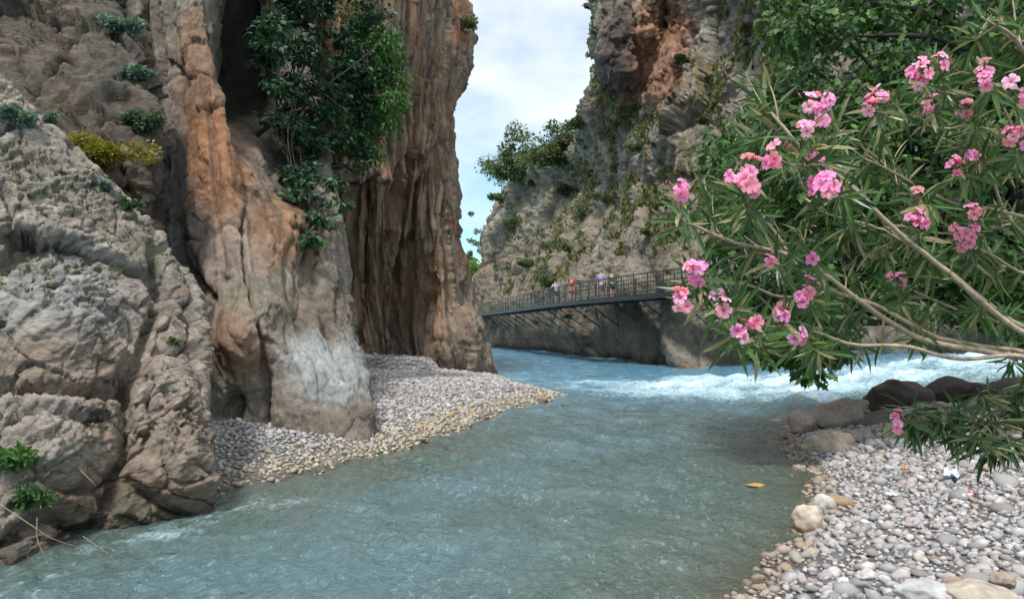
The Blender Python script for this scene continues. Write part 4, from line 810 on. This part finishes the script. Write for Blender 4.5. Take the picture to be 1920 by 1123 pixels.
# --- plants on the left rocks
bush(195, 300, 52, 'yellow green bush on the crest of the pale outcrop', YG, 80, which=[0, 1], n=14, per=90, leafpx=6.5, dens=3, group=None, kind='tuft', ry=.8)
bush(30, 232, 34, 'blue grey plant at the left edge on the pale outcrop crest', BG, 81, which=[0, 1], n=8, per=45, leafpx=6.5, dens=3)
bush(236, 55, 26, 'blue grey plant near the top left on the dark slab', BG, 82, which=[1], n=7, per=45, leafpx=6.5, dens=3)
bush(268, 140, 24, 'blue grey plant halfway up the right edge of the dark slab', BG, 83, which=[1], n=7, per=45, leafpx=6.5, dens=3)
bush(275, 240, 32, 'dark green plant hanging over the edge of the dark slab', ((.03, .06, .04), (.06, .11, .07), (.12, .19, .15)), 84, which=[1], n=10, per=60, leafpx=6, dens=3)
bush(245, 390, 20, 'small green plant on the sloping crest below the yellow bush', ((.05, .09, .05), (.10, .15, .09)), 85, which=[0, 1], n=6, per=40, leafpx=5.5, dens=3)
bush(200, 350, 14, 'tiny blue green plant under the yellow bush', BG, 86, which=[0, 1], n=5, per=30, leafpx=5.5, dens=3)
bush(95, 225, 16, 'small grey plant right of the plant at the left edge', BG, 87, which=[0, 1], n=5, per=30, leafpx=6, dens=3)
bush(335, 640, 12, 'tiny green plant on the nose of the pale outcrop', OL, 88, which=[0], n=4, per=24, leafpx=6)
bush(20, 870, 46, 'green bramble growing from the crack of the pale outcrop at the left edge', ((.03, .09, .02), (.06, .16, .03)), 89, which=[0], n=9, per=14, leafpx=11, dens=3.5, kind='oval', group=None)
bush(55, 940, 34, 'lower green bramble trailing towards the water at the left edge', ((.025, .08, .02), (.05, .13, .03)), 90, which=[0], n=8, per=11, leafpx=11, dens=3.5, kind='oval', group=None)
bush(1065, 590, 8, 'wispy plant dangling below the walkway deck', OLd, 91, which=[4], n=4, per=30, leafpx=4)
tw = thing('dry_twigs', 'dry bare twigs hanging from the left outcrop into the water', 'twigs', W(40, 960, 6.6)); 
for a in ([(0, 945, 6.4), (60, 985, 6.3), (100, 1010, 6.3), (170, 1032, 6.3)], [(70, 970, 6.3), (70, 1010, 6.25), (92, 1060, 6.2)], [(150, 880, 7.1), (170, 900, 7.0), (180, 910, 7.0)], [(155, 1005, 6.5), (205, 1040, 6.5), (232, 1068, 6.5)]):
    mb = MB(); p_ = crv([W(*z) for z in a], 10); mb.tube(p_, np.linspace(.005, .0015, 10), 5, (.22, .17, .12)); link('twig', mb.mesh('twig', M_bark, True, tw.location), tw)

# ------------------------------------------------------------------ walkway
wk = [(-9.0, 108), (-6.2, 98), (-3.9, 90), (-1.2, 76), (1.2, 63), (3.6, 51), (5.8, 43.5), (8.3, 36.8), (11.5, 32.5), (16, 29.5), (22, 27)]
ZD = 4.02
pth = crv([(a, b, ZD) for a, b in wk], 400); seg = np.linalg.norm(np.diff(pth, axis=0), axis=1); arc = np.concatenate([[0], np.cumsum(seg)])
def at_s(s): p = np.array([np.interp(s, arc, pth[:, k]) for k in range(3)]); q_ = np.array([np.interp(s+.1, arc, pth[:, k]) for k in range(3)]); d = q_-p; d /= np.linalg.norm(d)+1e-9; return p, d, np.array([-d[1], d[0], 0])   # side = left of travel
wt = thing('walkway', 'long dark steel and plank walkway bracketed to the right cliff above the river', 'walkway', (3.6, 50, ZD))
org = np.array([3.6, 50, ZD]); tot = arc[-1]; WD = 1.7
dark = (.022, .026, .026)
def ribbon(off0, off1, z0, z1, name, col, s0=0, s1=None):
    s1 = s1 or tot; ss = np.linspace(s0, s1, 120); V = []
    for s in ss:
        p, d, sd_ = at_s(s)
        for of, z in ((off0, z0), (off1, z0), (off1, z1), (off0, z1)): V.append(p+sd_*of+np.array([0, 0, z])-org)
    F = [[i*4+j, i*4+(j+1) % 4, (i+1)*4+(j+1) % 4, (i+1)*4+j] for i in range(119) for j in range(4)]
    return link(name, mesh_np(name, V, F, [col]*len(V), False, M_steel), wt)
ribbon(0.02, WD, -.16, -.05, 'deck_frame', (.05, .048, .042)); ribbon(-.06, .02, -.30, -.02, 'edge_beam', dark); ribbon(WD-.3, WD-.18, -.32, -.16, 'inner_beam', dark)
for z in (1.08, .6, .12): ribbon(-.035, .015, z-.03, z+.03, 'rail', (.03, .045, .042))
for z in (1.08, .6): ribbon(WD-.05, WD-.01, z-.02, z+.02, 'rail', (.03, .045, .042))
post_me = MB().box((0, 0, .53), (.06, .06, 1.1), 0, (.03, .045, .042)).mesh('post', M_steel, False)
bal_me = MB().box((0, 0, .35), (.022, .022, .48), 0, (.03, .045, .042)).box((0, 0, .84), (.022, .022, .44), 0, (.03, .045, .042)).mesh('baluster', M_steel, False)
s = 6.0; k = 0; nb = 0
while s < tot-1:
    p, d, sd_ = at_s(s); o = link('post', post_me, wt, Vector(p-org)); o.rotation_euler.z = math.atan2(d[1], d[0])
    if k % 1 == 0: o = link('post', post_me, wt, Vector(p+sd_*(WD-.03)-org)); o.rotation_euler.z = math.atan2(d[1], d[0])
    for j in range(1, 5):
        if s > 45 and nb < 290: p2, d2_, _ = at_s(s+1.5*j/5); link('baluster', bal_me, wt, Vector(p2-org)); nb += 1
    s += 1.5; k += 1
pl_me = MB().box((0, 0, -.025), (.24, WD-.06, .045), 0, (.09, .075, .06)).mesh('plank', M_bark, False)
n_pl = 0; s = 30.0
while s < tot-1 and n_pl < 290:
    p, d, sd_ = at_s(s); o = link('plank', pl_me, wt, Vector(p+sd_*(WD/2)-org)); o.rotation_euler.z = math.atan2(d[1], d[0]); s += .27; n_pl += 1
s = 22.0
while s < tot-2:
    p, d, sd_ = at_s(s); a = p+np.array([0, 0, -.25])-org; b = p+sd_*2.2+np.array([0, 0, -1.75])-org
    mb = MB(); mb.tube([a, (a+b)/2, b], .04, 4, dark); link('brace', mb.mesh('brace', M_steel, False), wt)
    mb = MB(); c_ = a; e_ = p+sd_*2.6+np.array([0, 0, -.25])-org; mb.tube([c_, (c_+e_)/2, e_], .05, 4, dark); link('cross_beam', mb.mesh('cross_beam', M_steel, False), wt); s += 3.4

# ------------------------------------------------------------------ people on the walkway
def skin(name, nodes, edges, mat, parent, root=0, sub=2):
    me = bpy.data.meshes.new(name); me.from_pydata([n_[0] for n_ in nodes], edges, []); me.materials.append(mat)
    o = link(name, me, parent); md = o.modifiers.new('skin', 'SKIN'); md.use_smooth_shade = True
    for i, n_ in enumerate(nodes): r_ = n_[1]; me.skin_vertices[0].data[i].radius = (r_, n_[2] if len(n_) > 2 else r_)
    me.skin_vertices[0].data[root].use_root = True
    sb = o.modifiers.new('sub', 'SUBSURF'); sb.levels = sub; sb.render_levels = sub; return o
def cmat(name, c, r=.85): return plain_mat(name, r, 30, .12, 0, .001, c)
M_skin = cmat('skin', (.45, .27, .19), .55); M_hair = cmat('hair', (.03, .022, .018), .6)
def person(label, s, side, shirt, legs, rz, skirt=False, step=.12, arm='rail', lean=.08, scale=1.0, bag=None):
    p, d, sd_ = at_s(s); loc = p+sd_*side; t_ = thing('person', label, 'person', tuple(loc), 'people on the walkway'); t_.rotation_euler.z = rz; t_.scale = (scale,)*3
    ly = lean
    J = {'pel': (0, 0, .95), 'sp': (0, ly*.5, 1.15), 'ch': (0, ly, 1.35), 'nk': (0, ly*1.15, 1.50), 'h1': (0, ly*1.25, 1.60), 'h2': (0, ly*1.25, 1.69)}
    nodes = [(J['pel'], .15, .11), (J['sp'], .13, .10), (J['ch'], .16, .11), (J['nk'], .055), (J['h1'], .078, .085), (J['h2'], .07, .08)]; E = [(0, 1), (1, 2), (2, 3), (3, 4), (4, 5)]
    ends = {}
    for sg in (-1, 1):
        i = len(nodes); sy = step*sg
        nodes += [((.10*sg, 0, .86), .088), ((.11*sg, sy*.6+.03, .48), .06), ((.11*sg, sy, .09), .04), ((.11*sg, sy+.03, .045), .045), ((.12*sg, sy+.15, .03), .035)]; E += [(0, i), (i, i+1), (i+1, i+2), (i+2, i+3), (i+3, i+4)]
        i = len(nodes)
        if arm == 'rail': el_, ha = (.30*sg, ly+.10, 1.12), (.25*sg, ly+.33, 1.10)
        elif arm == 'up' and sg > 0: el_, ha = (.30, ly+.15, 1.25), (.14, ly+.25, 1.48)
        else: el_, ha = (.27*sg, ly-.02-.05*sg, 1.13), (.26*sg, ly+.08, .88)
        nodes += [((.19*sg, ly, 1.40), .055), (el_, .042), (ha, .030), (tuple(np.array(ha)+(np.array(ha)-np.array(el_))*.3), .033)]; E += [(2, i), (i, i+1), (i+1, i+2), (i+2, i+3)]; ends[sg] = (el_, ha)
        for fgr in range(4): nodes.append((tuple(np.array(ha)+(np.array(ha)-np.array(el_))*(.5+.03*(fgr in (1, 2)))+np.array([.02*(fgr-1.5), 0, -.02])), .009)); E.append((i+3, len(nodes)-1))
        nodes.append((tuple(np.array(ha)+np.array([-.045*sg, .03, .0])), .010)); E.append((i+3, len(nodes)-1))
    skin('body', nodes, E, M_skin, t_)
    sh = cmat('shirt_cloth', shirt); lg = cmat('trouser_cloth', legs)
    n2 = [((0, .0, .93), .165, .125), (J['sp'], .15, .12), (J['ch'], .175, .13), ((0, ly*1.1, 1.46), .08)]; E2 = [(0, 1), (1, 2), (2, 3)]
    for sg in (-1, 1):
        i = len(n2); a = np.array((.19*sg, ly, 1.40)); b = np.array(ends[sg][0]); n2 += [(tuple(a), .072), (tuple(a*.35+b*.65), .062)]; E2 += [(2, i), (i, i+1)]
    skin('shirt', n2, E2, sh, t_)
    if skirt: skin('skirt', [((0, 0, .98), .16, .13), ((0, .0, .75), .19, .16), ((0, .0, .55), .22, .18)], [(0, 1), (1, 2)], lg, t_)
    else:
        n3 = [((0, 0, .93), .162, .125)]; E3 = []
        for sg in (-1, 1): i = len(n3); n3 += [((.10*sg, 0, .84), .105), ((.11*sg, step*sg*.45+.02, .56), .092)]; E3 += [(0, i), (i, i+1)]
        skin('shorts', n3, E3, lg, t_)
    skin('hair', [((0, ly*1.25-.025, 1.60), .085, .08), ((0, ly*1.25-.01, 1.70), .082, .088)], [(0, 1)], M_hair, t_)
    if bag: skin('backpack', [((0, ly-.20, 1.10), .13, .08), ((0, ly-.20, 1.38), .12, .08)], [(0, 1)], cmat('bag_cloth', bag), t_)
    return t_
def s_of(px_t):
    b = min((abs(CX+FPX*at_s(s_)[0][0]/at_s(s_)[0][1]-px_t), s_) for s_ in np.linspace(10, tot-2, 500)); return b[1]
person('person in a light blue shirt and navy shorts leaning on the walkway railing', s_of(1030), .55, (.42, .55, .72), (.02, .03, .09), .5, arm='rail', lean=.14)
person('person in a red top and pale red skirt standing behind the railing', s_of(1056), .6, (.42, .02, .02), (.42, .14, .11), -.6, skirt=True, arm='down')
person('person in a violet blue shirt and pale trousers striding along the walkway', s_of(1110), .6, (.25, .28, .62), (.45, .45, .55), -.3, arm='down', step=.22, scale=1.04)
person('person in a dark teal top close behind the striding person', s_of(1119), 1.0, (.01, .09, .09), (.02, .03, .035), .2, arm='up', scale=.97)

# ------------------------------------------------------------------ pink oleander
ol_base = np.array((3.3, 2.9, .75))
ole = thing('oleander', 'large pink flowering oleander reaching into the picture from the right', 'shrub', tuple(ol_base))
def branch_pts(lst, n=40): return crv([W(*q_) for q_ in lst], n)
root_ = (3.1, 2.9, 1.2)
br = [
    [(2040, 690, 3.0), (1930, 672, 2.95), (1850, 657, 2.9), (1750, 640, 2.85), (1690, 612, 2.8), (1620, 567, 2.7), (1560, 522, 2.65), (1490, 480, 2.6), (1390, 458, 2.5), (1310, 425, 2.45)],
    [(2040, 700, 3.05), (1930, 662, 2.97), (1850, 650, 2.92), (1760, 632, 2.87), (1700, 602, 2.82), (1640, 570, 2.75), (1560, 545, 2.7), (1500, 500, 2.6), (1460, 440, 2.6), (1425, 400, 2.6)],
    [(2040, 650, 2.7), (1925, 628, 2.7), (1830, 556, 2.65), (1740, 480, 2.6), (1680, 432, 2.55), (1600, 352, 2.5), (1530, 298, 2.45), (1485, 255, 2.4), (1450, 212, 2.4)],
    [(2040, 640, 2.9), (1925, 615, 2.85), (1850, 565, 2.8), (1770, 500, 2.7), (1690, 445, 2.65), (1640, 380, 2.6), (1590, 330, 2.6), (1545, 290, 2.55)],
    [(2000, 430, 3.1), (1865, 392, 3.0), (1780, 375, 2.95), (1680, 322, 2.9), (1610, 285, 2.85), (1572, 258, 2.8)],
    [(1740, 480, 2.6), (1680, 446, 2.6), (1640, 430, 2.6), (1598, 416, 2.6)],
    [(2040, 705, 2.9), (1920, 668, 2.85), (1800, 672, 2.8), (1700, 650, 2.75), (1600, 648, 2.7), (1520, 620, 2.6), (1440, 610, 2.5), (1380, 590, 2.45)],
    [(1560, 545, 2.7), (1480, 560, 2.6), (1400, 540, 2.5), (1330, 530, 2.4)],
    [(2040, 520, 3.3), (1900, 420, 3.2), (1850, 300, 3.1), (1800, 220, 3.0), (1745, 160, 2.95)],
    [(2040, 420, 2.9), (1930, 300, 2.85), (1880, 200, 2.8), (1850, 130, 2.75)],
    [(2040, 200, 2.6), (1950, 130, 2.5), (1900, 60, 2.4), (1850, 30, 2.35)],
    [(1930, 300, 3.2), (1850, 240, 3.1), (1760, 240, 3.0), (1680, 215, 2.9), (1640, 200, 2.85)],
    [(1900, 420, 3.3), (1820, 440, 3.1), (1760, 440, 3.0), (1715, 430, 2.9)],
    [(2040, 560, 3.0), (1930, 520, 2.95), (1860, 480, 2.9), (1815, 455, 2.85)],
    [(2040, 640, 3.4), (1850, 600, 3.3), (1750, 560, 3.2), (1690, 535, 3.1)],
]
rgo = np.random.default_rng(77); allp = []; brc = (.36, .29, .21)
for i, l in enumerate(br):
    p_ = branch_pts(l); r0 = (.016, .012, .013, .010, .008, .006, .011, .007, .009, .008, .008, .007, .007, .008, .008)[i]; mb = MB()
    p_ = p_+.004*np.cumsum(rgo.normal(size=p_.shape)*.25, 0)
    if l[0][0] >= 2000: p_ = np.concatenate([crv([ol_base+rgo.normal(size=3)*.08, (ol_base+p_[0])/2+np.array([.15, 0, .1]), p_[0]], 8)[:-1], p_])
    mb.tube(p_, np.linspace(r0, r0*.35, len(p_)), 7, brc); link('branch', mb.mesh('branch', M_bark, True, ol_base), ole)
    allp.append(p_)
AP = np.concatenate(allp); apx, apy = proj(AP)
zone = [(1350, 350), (1420, 170), (1420, 180), (1480, 230), (1560, 260), (1640, 180), (1720, 120), (1800, 60), (1830, -30), (1990, -30), (1990, 660), (1800, 640), (1660, 640), (1560, 690), (1420, 640), (1380, 600), (1360, 530), (1385, 440)]
flowers = [(1275, 362, 20), (1390, 345, 34), (1405, 318, 20), (1455, 297, 26), (1525, 215, 36), (1545, 195, 18), (1512, 240, 20), (1638, 207, 22), (1652, 176, 18), (1722, 148, 30), (1762, 125, 18), (1735, 200, 18), (1528, 303, 20), (1545, 352, 34), (1843, 150, 24), (1905, 180, 26), (1900, 262, 32), (1810, 210, 18), (1790, 318, 18), (1822, 292, 9), (1715, 420, 22), (1807, 447, 28), (1825, 400, 12), (1718, 367, 10), (1683, 530, 18), (1310, 518, 32), (1276, 560, 26), (1355, 577, 22), (1408, 603, 12), (1386, 627, 14), (1440, 490, 14), (1524, 488, 12), (1508, 550, 24), (1470, 592, 20), (1494, 630, 16)]
tips = [(a, b, 0, f_) for a, b, f_ in flowers]+[(a, b, 1, 0) for a, b in sample_poly(zone, 128, rgo)]+[(1398, 140, 1, 0), (1440, 150, 1, 0), (1320, 335, 1, 0), (1335, 365, 1, 0), (1850, 40, 1, 0), (1880, 60, 1, 0)]
LP, LD, LN, LS, LC, twm = [], [], [], [], [], MB()
def oleaf_cols(n, rg): return greens(n, (.025, .065, .02), (.08, .16, .04), rg, (.24, .23, .12), .22)
fpos = []
for a, b, kind_, f_ in tips:
    c = np.hypot(apx-a, apy-b)+np.where(apx < a+10, 250, 0)+np.where(apy < b-30, 60, 0)+rgo.random(len(apx))*25; j = int(np.argmin(c)); s0 = AP[j]
    Yt = min(3.7, max(1.95, s0[1]+(rgo.uniform(-.02, .5) if kind_ else -.28-.1*rgo.random()))); tip = np.array(W(a, b, Yt)); L_ = np.linalg.norm(tip-s0)
    mid = s0*.45+tip*.55+np.array([0, -.02, -.10*L_])+rgo.normal(size=3)*.05*L_; p_ = crv([s0, mid, tip], 14); twm.tube(p_, np.linspace(.004, .0018, 14), 5, (.20, .20, .10) if rgo.random() < .5 else (.30, .22, .16))
    if kind_ == 0: fpos.append((tip, f_/FPX*Yt, p_[-1]-p_[-3], a, b))
    ln = min(L_*.85, .22+.2*rgo.random()); nn = max(3, int(ln/.024)); arc_ = np.linspace(1-ln/max(L_, .05), 1-(.02 if kind_ else .10), nn)
    for q_, tt in enumerate(np.clip(arc_, 0, 1)):
        x = tt*13; i0 = min(int(x), 12); pp = p_[i0]+(p_[i0+1]-p_[i0])*(x-i0); dd = p_[i0+1]-p_[i0]; dd /= np.linalg.norm(dd)+1e-9
        e1 = np.cross(dd, [0, 0, 1.0]); e1 /= np.linalg.norm(e1)+1e-9; e2 = np.cross(e1, dd); a0 = q_*1.05
        for w_ in range(3):
            if rgo.random() < .30: continue
            an = a0+w_*2.094; rad_ = e1*math.cos(an)+e2*math.sin(an); D_ = rad_*.9+dd*(.55+.5*q_/nn)+rgo.normal(size=3)*.22+np.array([0, 0, -.12]); LP.append(pp); LD.append(D_); LN.append(dd+np.array([0, -.3, .5])+rgo.normal(size=3)*.25); LS.append((.075+.055*rgo.random())*(1-.25*(q_ > nn-2)))
LP, LD, LN, LS = map(np.array, (LP, LD, LN, LS)); LC = oleaf_cols(len(LP), rgo)
# a few large broad leaves catching light
link('twigs', twm.mesh('twigs', M_bark, True, ol_base), ole, kind='stuff')
sel = np.argsort(-(LS/LP[:, 1])*rgo.random(len(LP))**.25)[:290]; mk = np.zeros(len(LP), bool); mk[sel] = True
leaf_objects(LP[mk], LD[mk], LN[mk], LS[mk]*1.15, LC[mk], 'lance', M_oleander, ol_base, ole, 12)
leaves_mesh('foliage', LP[~mk], LD[~mk], LN[~mk], LS[~mk], LC[~mk], 'lance', M_oleander, ol_base, ole, kind='stuff')
print('oleander leaves', len(LP))
# flowers
def floret_mesh(seed, col, bud=False):
    rg_ = np.random.default_rng(seed); mb = MB(); col = np.array(col)
    for k_ in range(5):
        an = k_*1.2566+rg_.normal()*.08; w_ = .36; V = []
        prof = [(.08, .10, -.25), (.35, .26, -.02), (.72, .42, .12), (1.0, .30, .06+rg_.normal()*.08)]
        for (r_, hw, z) in prof:
            for sx_ in (-1, 0, 1): V.append((r_, sx_*hw+.10*r_, z+(.08 if sx_ else 0)*(1 if r_ < .9 else -.6)+rg_.normal()*.02))
        V = np.array(V); ca, sa = math.cos(an), math.sin(an); V = np.stack([V[:, 0]*ca-V[:, 1]*sa, V[:, 0]*sa+V[:, 1]*ca, V[:, 2]], 1)
        F = [[i*3+j, i*3+j+1, (i+1)*3+j+1, (i+1)*3+j] for i in range(3) for j in range(2)]; cc = np.repeat([col*.62+np.array([.06, 0, 0]), col*.85, col*1.0, np.minimum(col*1.12, .85)], 3, 0); mb.add(V, F, cc)
    mb.tube([(0, 0, -.75), (0, 0, -.5), (0, 0, -.22)], [.05, .10, .13], 6, (.45, .10, .12)); mb.tube([(0, 0, -.85), (0, 0, -.7)], [.09, .05], 5, (.10, .12, .04))
    return mb.mesh('flower', M_petal, True)
FM = [floret_mesh(i, c) for i, c in enumerate([(.90, .34, .66), (.90, .42, .72), (.88, .28, .60), (.92, .50, .76), (.90, .36, .54), (.86, .30, .68)])]
bud_me = MB().tube([(0, 0, -.8), (0, 0, -.3), (0, 0, .2), (0, 0, .5)], [.05, .10, .14, .03], 6, (.62, .16, .22)).mesh('bud', M_petal, True)
def flower_cluster(par, off, tip, R, dirv, seed):
    rg_ = np.random.default_rng(seed); st = MB(); dirv = dirv/(np.linalg.norm(dirv)+1e-9)
    cl_ = bpy.data.objects.new('flower_cluster', None); R = R*1.2; n_ = max(3, min(16, int(round((R/.0185)**1.85)))); pts = []
    for i in range(n_):
        o_ = unit(1, rg_)[0]; o_ = o_+np.array([-.1, -.75, .25])+dirv*.3; o_ /= np.linalg.norm(o_); pts.append((o_*np.array([.8, 1, 1.25]), rg_.uniform(.35, 1.05)))
    for o_, k_ in pts: st.tube([(0, 0, 0), tuple(o_*R*k_*.5), tuple(o_*R*k_*.9)], .0015, 4, (.30, .16, .10))
    cl_ = link('flower_cluster', st.mesh('flower_cluster', M_bark, True), par, Vector(tip-off))
    for i, (o_, k_) in enumerate(pts):
        fl = link('flower', FM[rg_.integers(0, len(FM))], cl_, Vector(o_*R*k_)); fl.rotation_mode = 'QUATERNION'
        fl.rotation_quaternion = Vector(o_+rg_.normal(size=3)*.35).to_track_quat('Z', 'Y'); sc_ = rg_.uniform(.017, .024); fl.scale = (sc_, sc_, sc_)
    for i in range(rg_.integers(1, 4)):
        o_ = unit(1, rg_)[0]+np.array([0, -.3, .6]); o_ /= np.linalg.norm(o_); fl = link('bud', bud_me, cl_, Vector(o_*R*1.1)); fl.rotation_mode = 'QUATERNION'; fl.rotation_quaternion = Vector(o_).to_track_quat('Z', 'Y'); fl.scale = (.016,)*3
for i, (tip, R, dv, a, b) in enumerate(fpos): flower_cluster(ole, ol_base, tip, R, dv, 300+i)

# --- lower oleander over the pebbles
lb = np.array(W(2000, 860, 3.6)); lo = thing('oleander', 'low oleander sprig with narrow drooping leaves hanging over the pebbles at lower right', 'shrub', tuple(lb))
rgl = np.random.default_rng(91); lbr = [[(2000, 860, 3.6), (1900, 800, 3.5), (1800, 790, 3.4), (1740, 780, 3.35)], [(2000, 850, 3.7), (1920, 760, 3.6), (1840, 745, 3.5)], [(2000, 850, 3.5), (1900, 830, 3.4), (1850, 815, 3.3)], [(1800, 790, 3.4), (1730, 790, 3.3), (1680, 790, 3.25)], [(1990, 740, 3.6), (1930, 720, 3.55), (1880, 730, 3.5)]]
LP, LD, LN, LS = [], [], [], []; tw2 = MB(); ends_ = [(1700, 765), (1700, 790), (1740, 800), (1780, 815), (1815, 825), (1860, 790), (1835, 740), (1900, 770), (1880, 820), (1910, 730), (1790, 770), (1850, 840), (1910, 800), (1760, 765), (1895, 745), (1830, 790)]
lp_all = []
for l in lbr:
    p_ = branch_pts(l, 16); lp_all.append(p_); mb = MB(); mb.tube(p_, np.linspace(.008, .003, 16), 6, (.22, .19, .12)); link('branch', mb.mesh('branch', M_bark, True, lb), lo)
LA = np.concatenate(lp_all); lax, lay = proj(LA)
for a, b in ends_:
    j = int(np.argmin(np.hypot(lax-a-30, lay-b)+np.where(lax < a, 100, 0))); s0 = LA[j]; tip = np.array(W(a, b, s0[1]-.05)); p_ = crv([s0, (s0+tip)/2+np.array([0, 0, .03]), tip], 8); tw2.tube(p_, np.linspace(.004, .002, 8), 5, (.2, .2, .1))
    for q_ in range(9):
        pp = s0+(tip-s0)*(.3+.7*q_/8); 
        for w_ in range(3):
            D_ = np.array([rgl.normal()*.9-.2, rgl.normal()*.5-.2, -.55+.8*rgl.normal()*.6+.5*(q_ > 6)]); LP.append(pp); LD.append(D_); LN.append(np.array([0, -.6, .8])+rgl.normal(size=3)*.4); LS.append(.10+.07*rgl.random())
LP, LD, LN, LS = map(np.array, (LP, LD, LN, LS)); LC = oleaf_cols(len(LP), rgl)*.8
link('twigs', tw2.mesh('twigs', M_bark, True, lb), lo, kind='stuff'); leaf_objects(LP[:120], LD[:120], LN[:120], LS[:120], LC[:120], 'lance', M_oleander, lb, lo, 12)
leaves_mesh('foliage', LP[120:], LD[120:], LN[120:], LS[120:], LC[120:], 'lance', M_oleander, lb, lo, kind='stuff')
flower_cluster(lo, lb, np.array(W(1683, 776, 3.2)), .03, np.array([-1, 0, 0.]), 901); flower_cluster(lo, lb, np.array(W(1682, 803, 3.2)), .024, np.array([-1, 0, 0.]), 902)

# ------------------------------------------------------------------ small litter
def at_bank(px, py, hf):
    lo_, hi_ = 3.0, 30.0
    for _ in range(40):
        m_ = (lo_+hi_)/2; x, y, z = W(px, py, m_); h, _s = hf(np.array([x]), np.array([m_])); 
        if z > h[0]: lo_ = m_
        else: hi_ = m_
    return np.array([x, m_, h[0]])
def scrap(name, label, cat, px, py, sx_, sy_, col, seed, lift=.05, rz=0.0):
    rg_ = np.random.default_rng(seed); b = at_bank(px, py, hR); n_ = 9; u_, v_ = np.meshgrid(np.linspace(-.5, .5, n_), np.linspace(-.5, .5, n_), indexing='ij')
    z = .18*fbm(np.stack([u_*2.5, v_*2.5, 0*u_+seed], -1), 3)*max(sx_, sy_)+.02; xy = np.stack([u_*sx_*(1-.25*v_), v_*sy_], -1); c, s_ = math.cos(rz), math.sin(rz)
    V = np.stack([xy[..., 0]*c-xy[..., 1]*s_, xy[..., 0]*s_+xy[..., 1]*c, z+.12*np.maximum(xy[..., 1], 0)], -1); V2 = V+np.array([0, 0, -.004]); idx = np.arange(n_*n_).reshape(n_, n_)
    F = np.stack([idx[:-1, :-1], idx[1:, :-1], idx[1:, 1:], idx[:-1, 1:]], -1).reshape(-1, 4); C_ = np.tile(np.array(col), (n_*n_*2, 1)) if np.ndim(col) == 1 else np.tile(np.array([col[i] for i in (u_.ravel() > .22).astype(int)]), (2, 1))
    link(name, mesh_np(name, np.concatenate([V.reshape(-1, 3), V2.reshape(-1, 3)]), np.concatenate([F, F[:, ::-1]+n_*n_]), C_, True, M_cloth), None, tuple(b+np.array([0, 0, lift])), label=label, category=cat)
scrap('plastic_scrap', 'pale blue scrap of plastic lying on the pebble bank', 'litter', 1783, 900, .15, .38, (.50, .60, .72), 3, .06, -.5)
scrap('wrapper', 'crumpled white wrapper with a red end on the pebbles', 'litter', 1812, 938, .20, .10, [(.62, .55, .58), (.5, .03, .05)], 4, .05, .4)
scrap('paper_scrap', 'crumpled pale paper on the pebbles behind the wrapper', 'litter', 1863, 872, .14, .10, (.55, .50, .50), 5, .05, .2)
scrap('dry_leaf', 'bright orange leaf lying on the pebble bank', 'leaf', 1697, 886, .09, .09, (.55, .22, .03), 6, .05, .7)
scrap('plastic_scrap', 'small whitish scrap of plastic left of the wrapper among the pebbles', 'litter', 1672, 938, .12, .12, (.58, .58, .62), 8, .05, .1)

SC.render.engine = 'CYCLES'
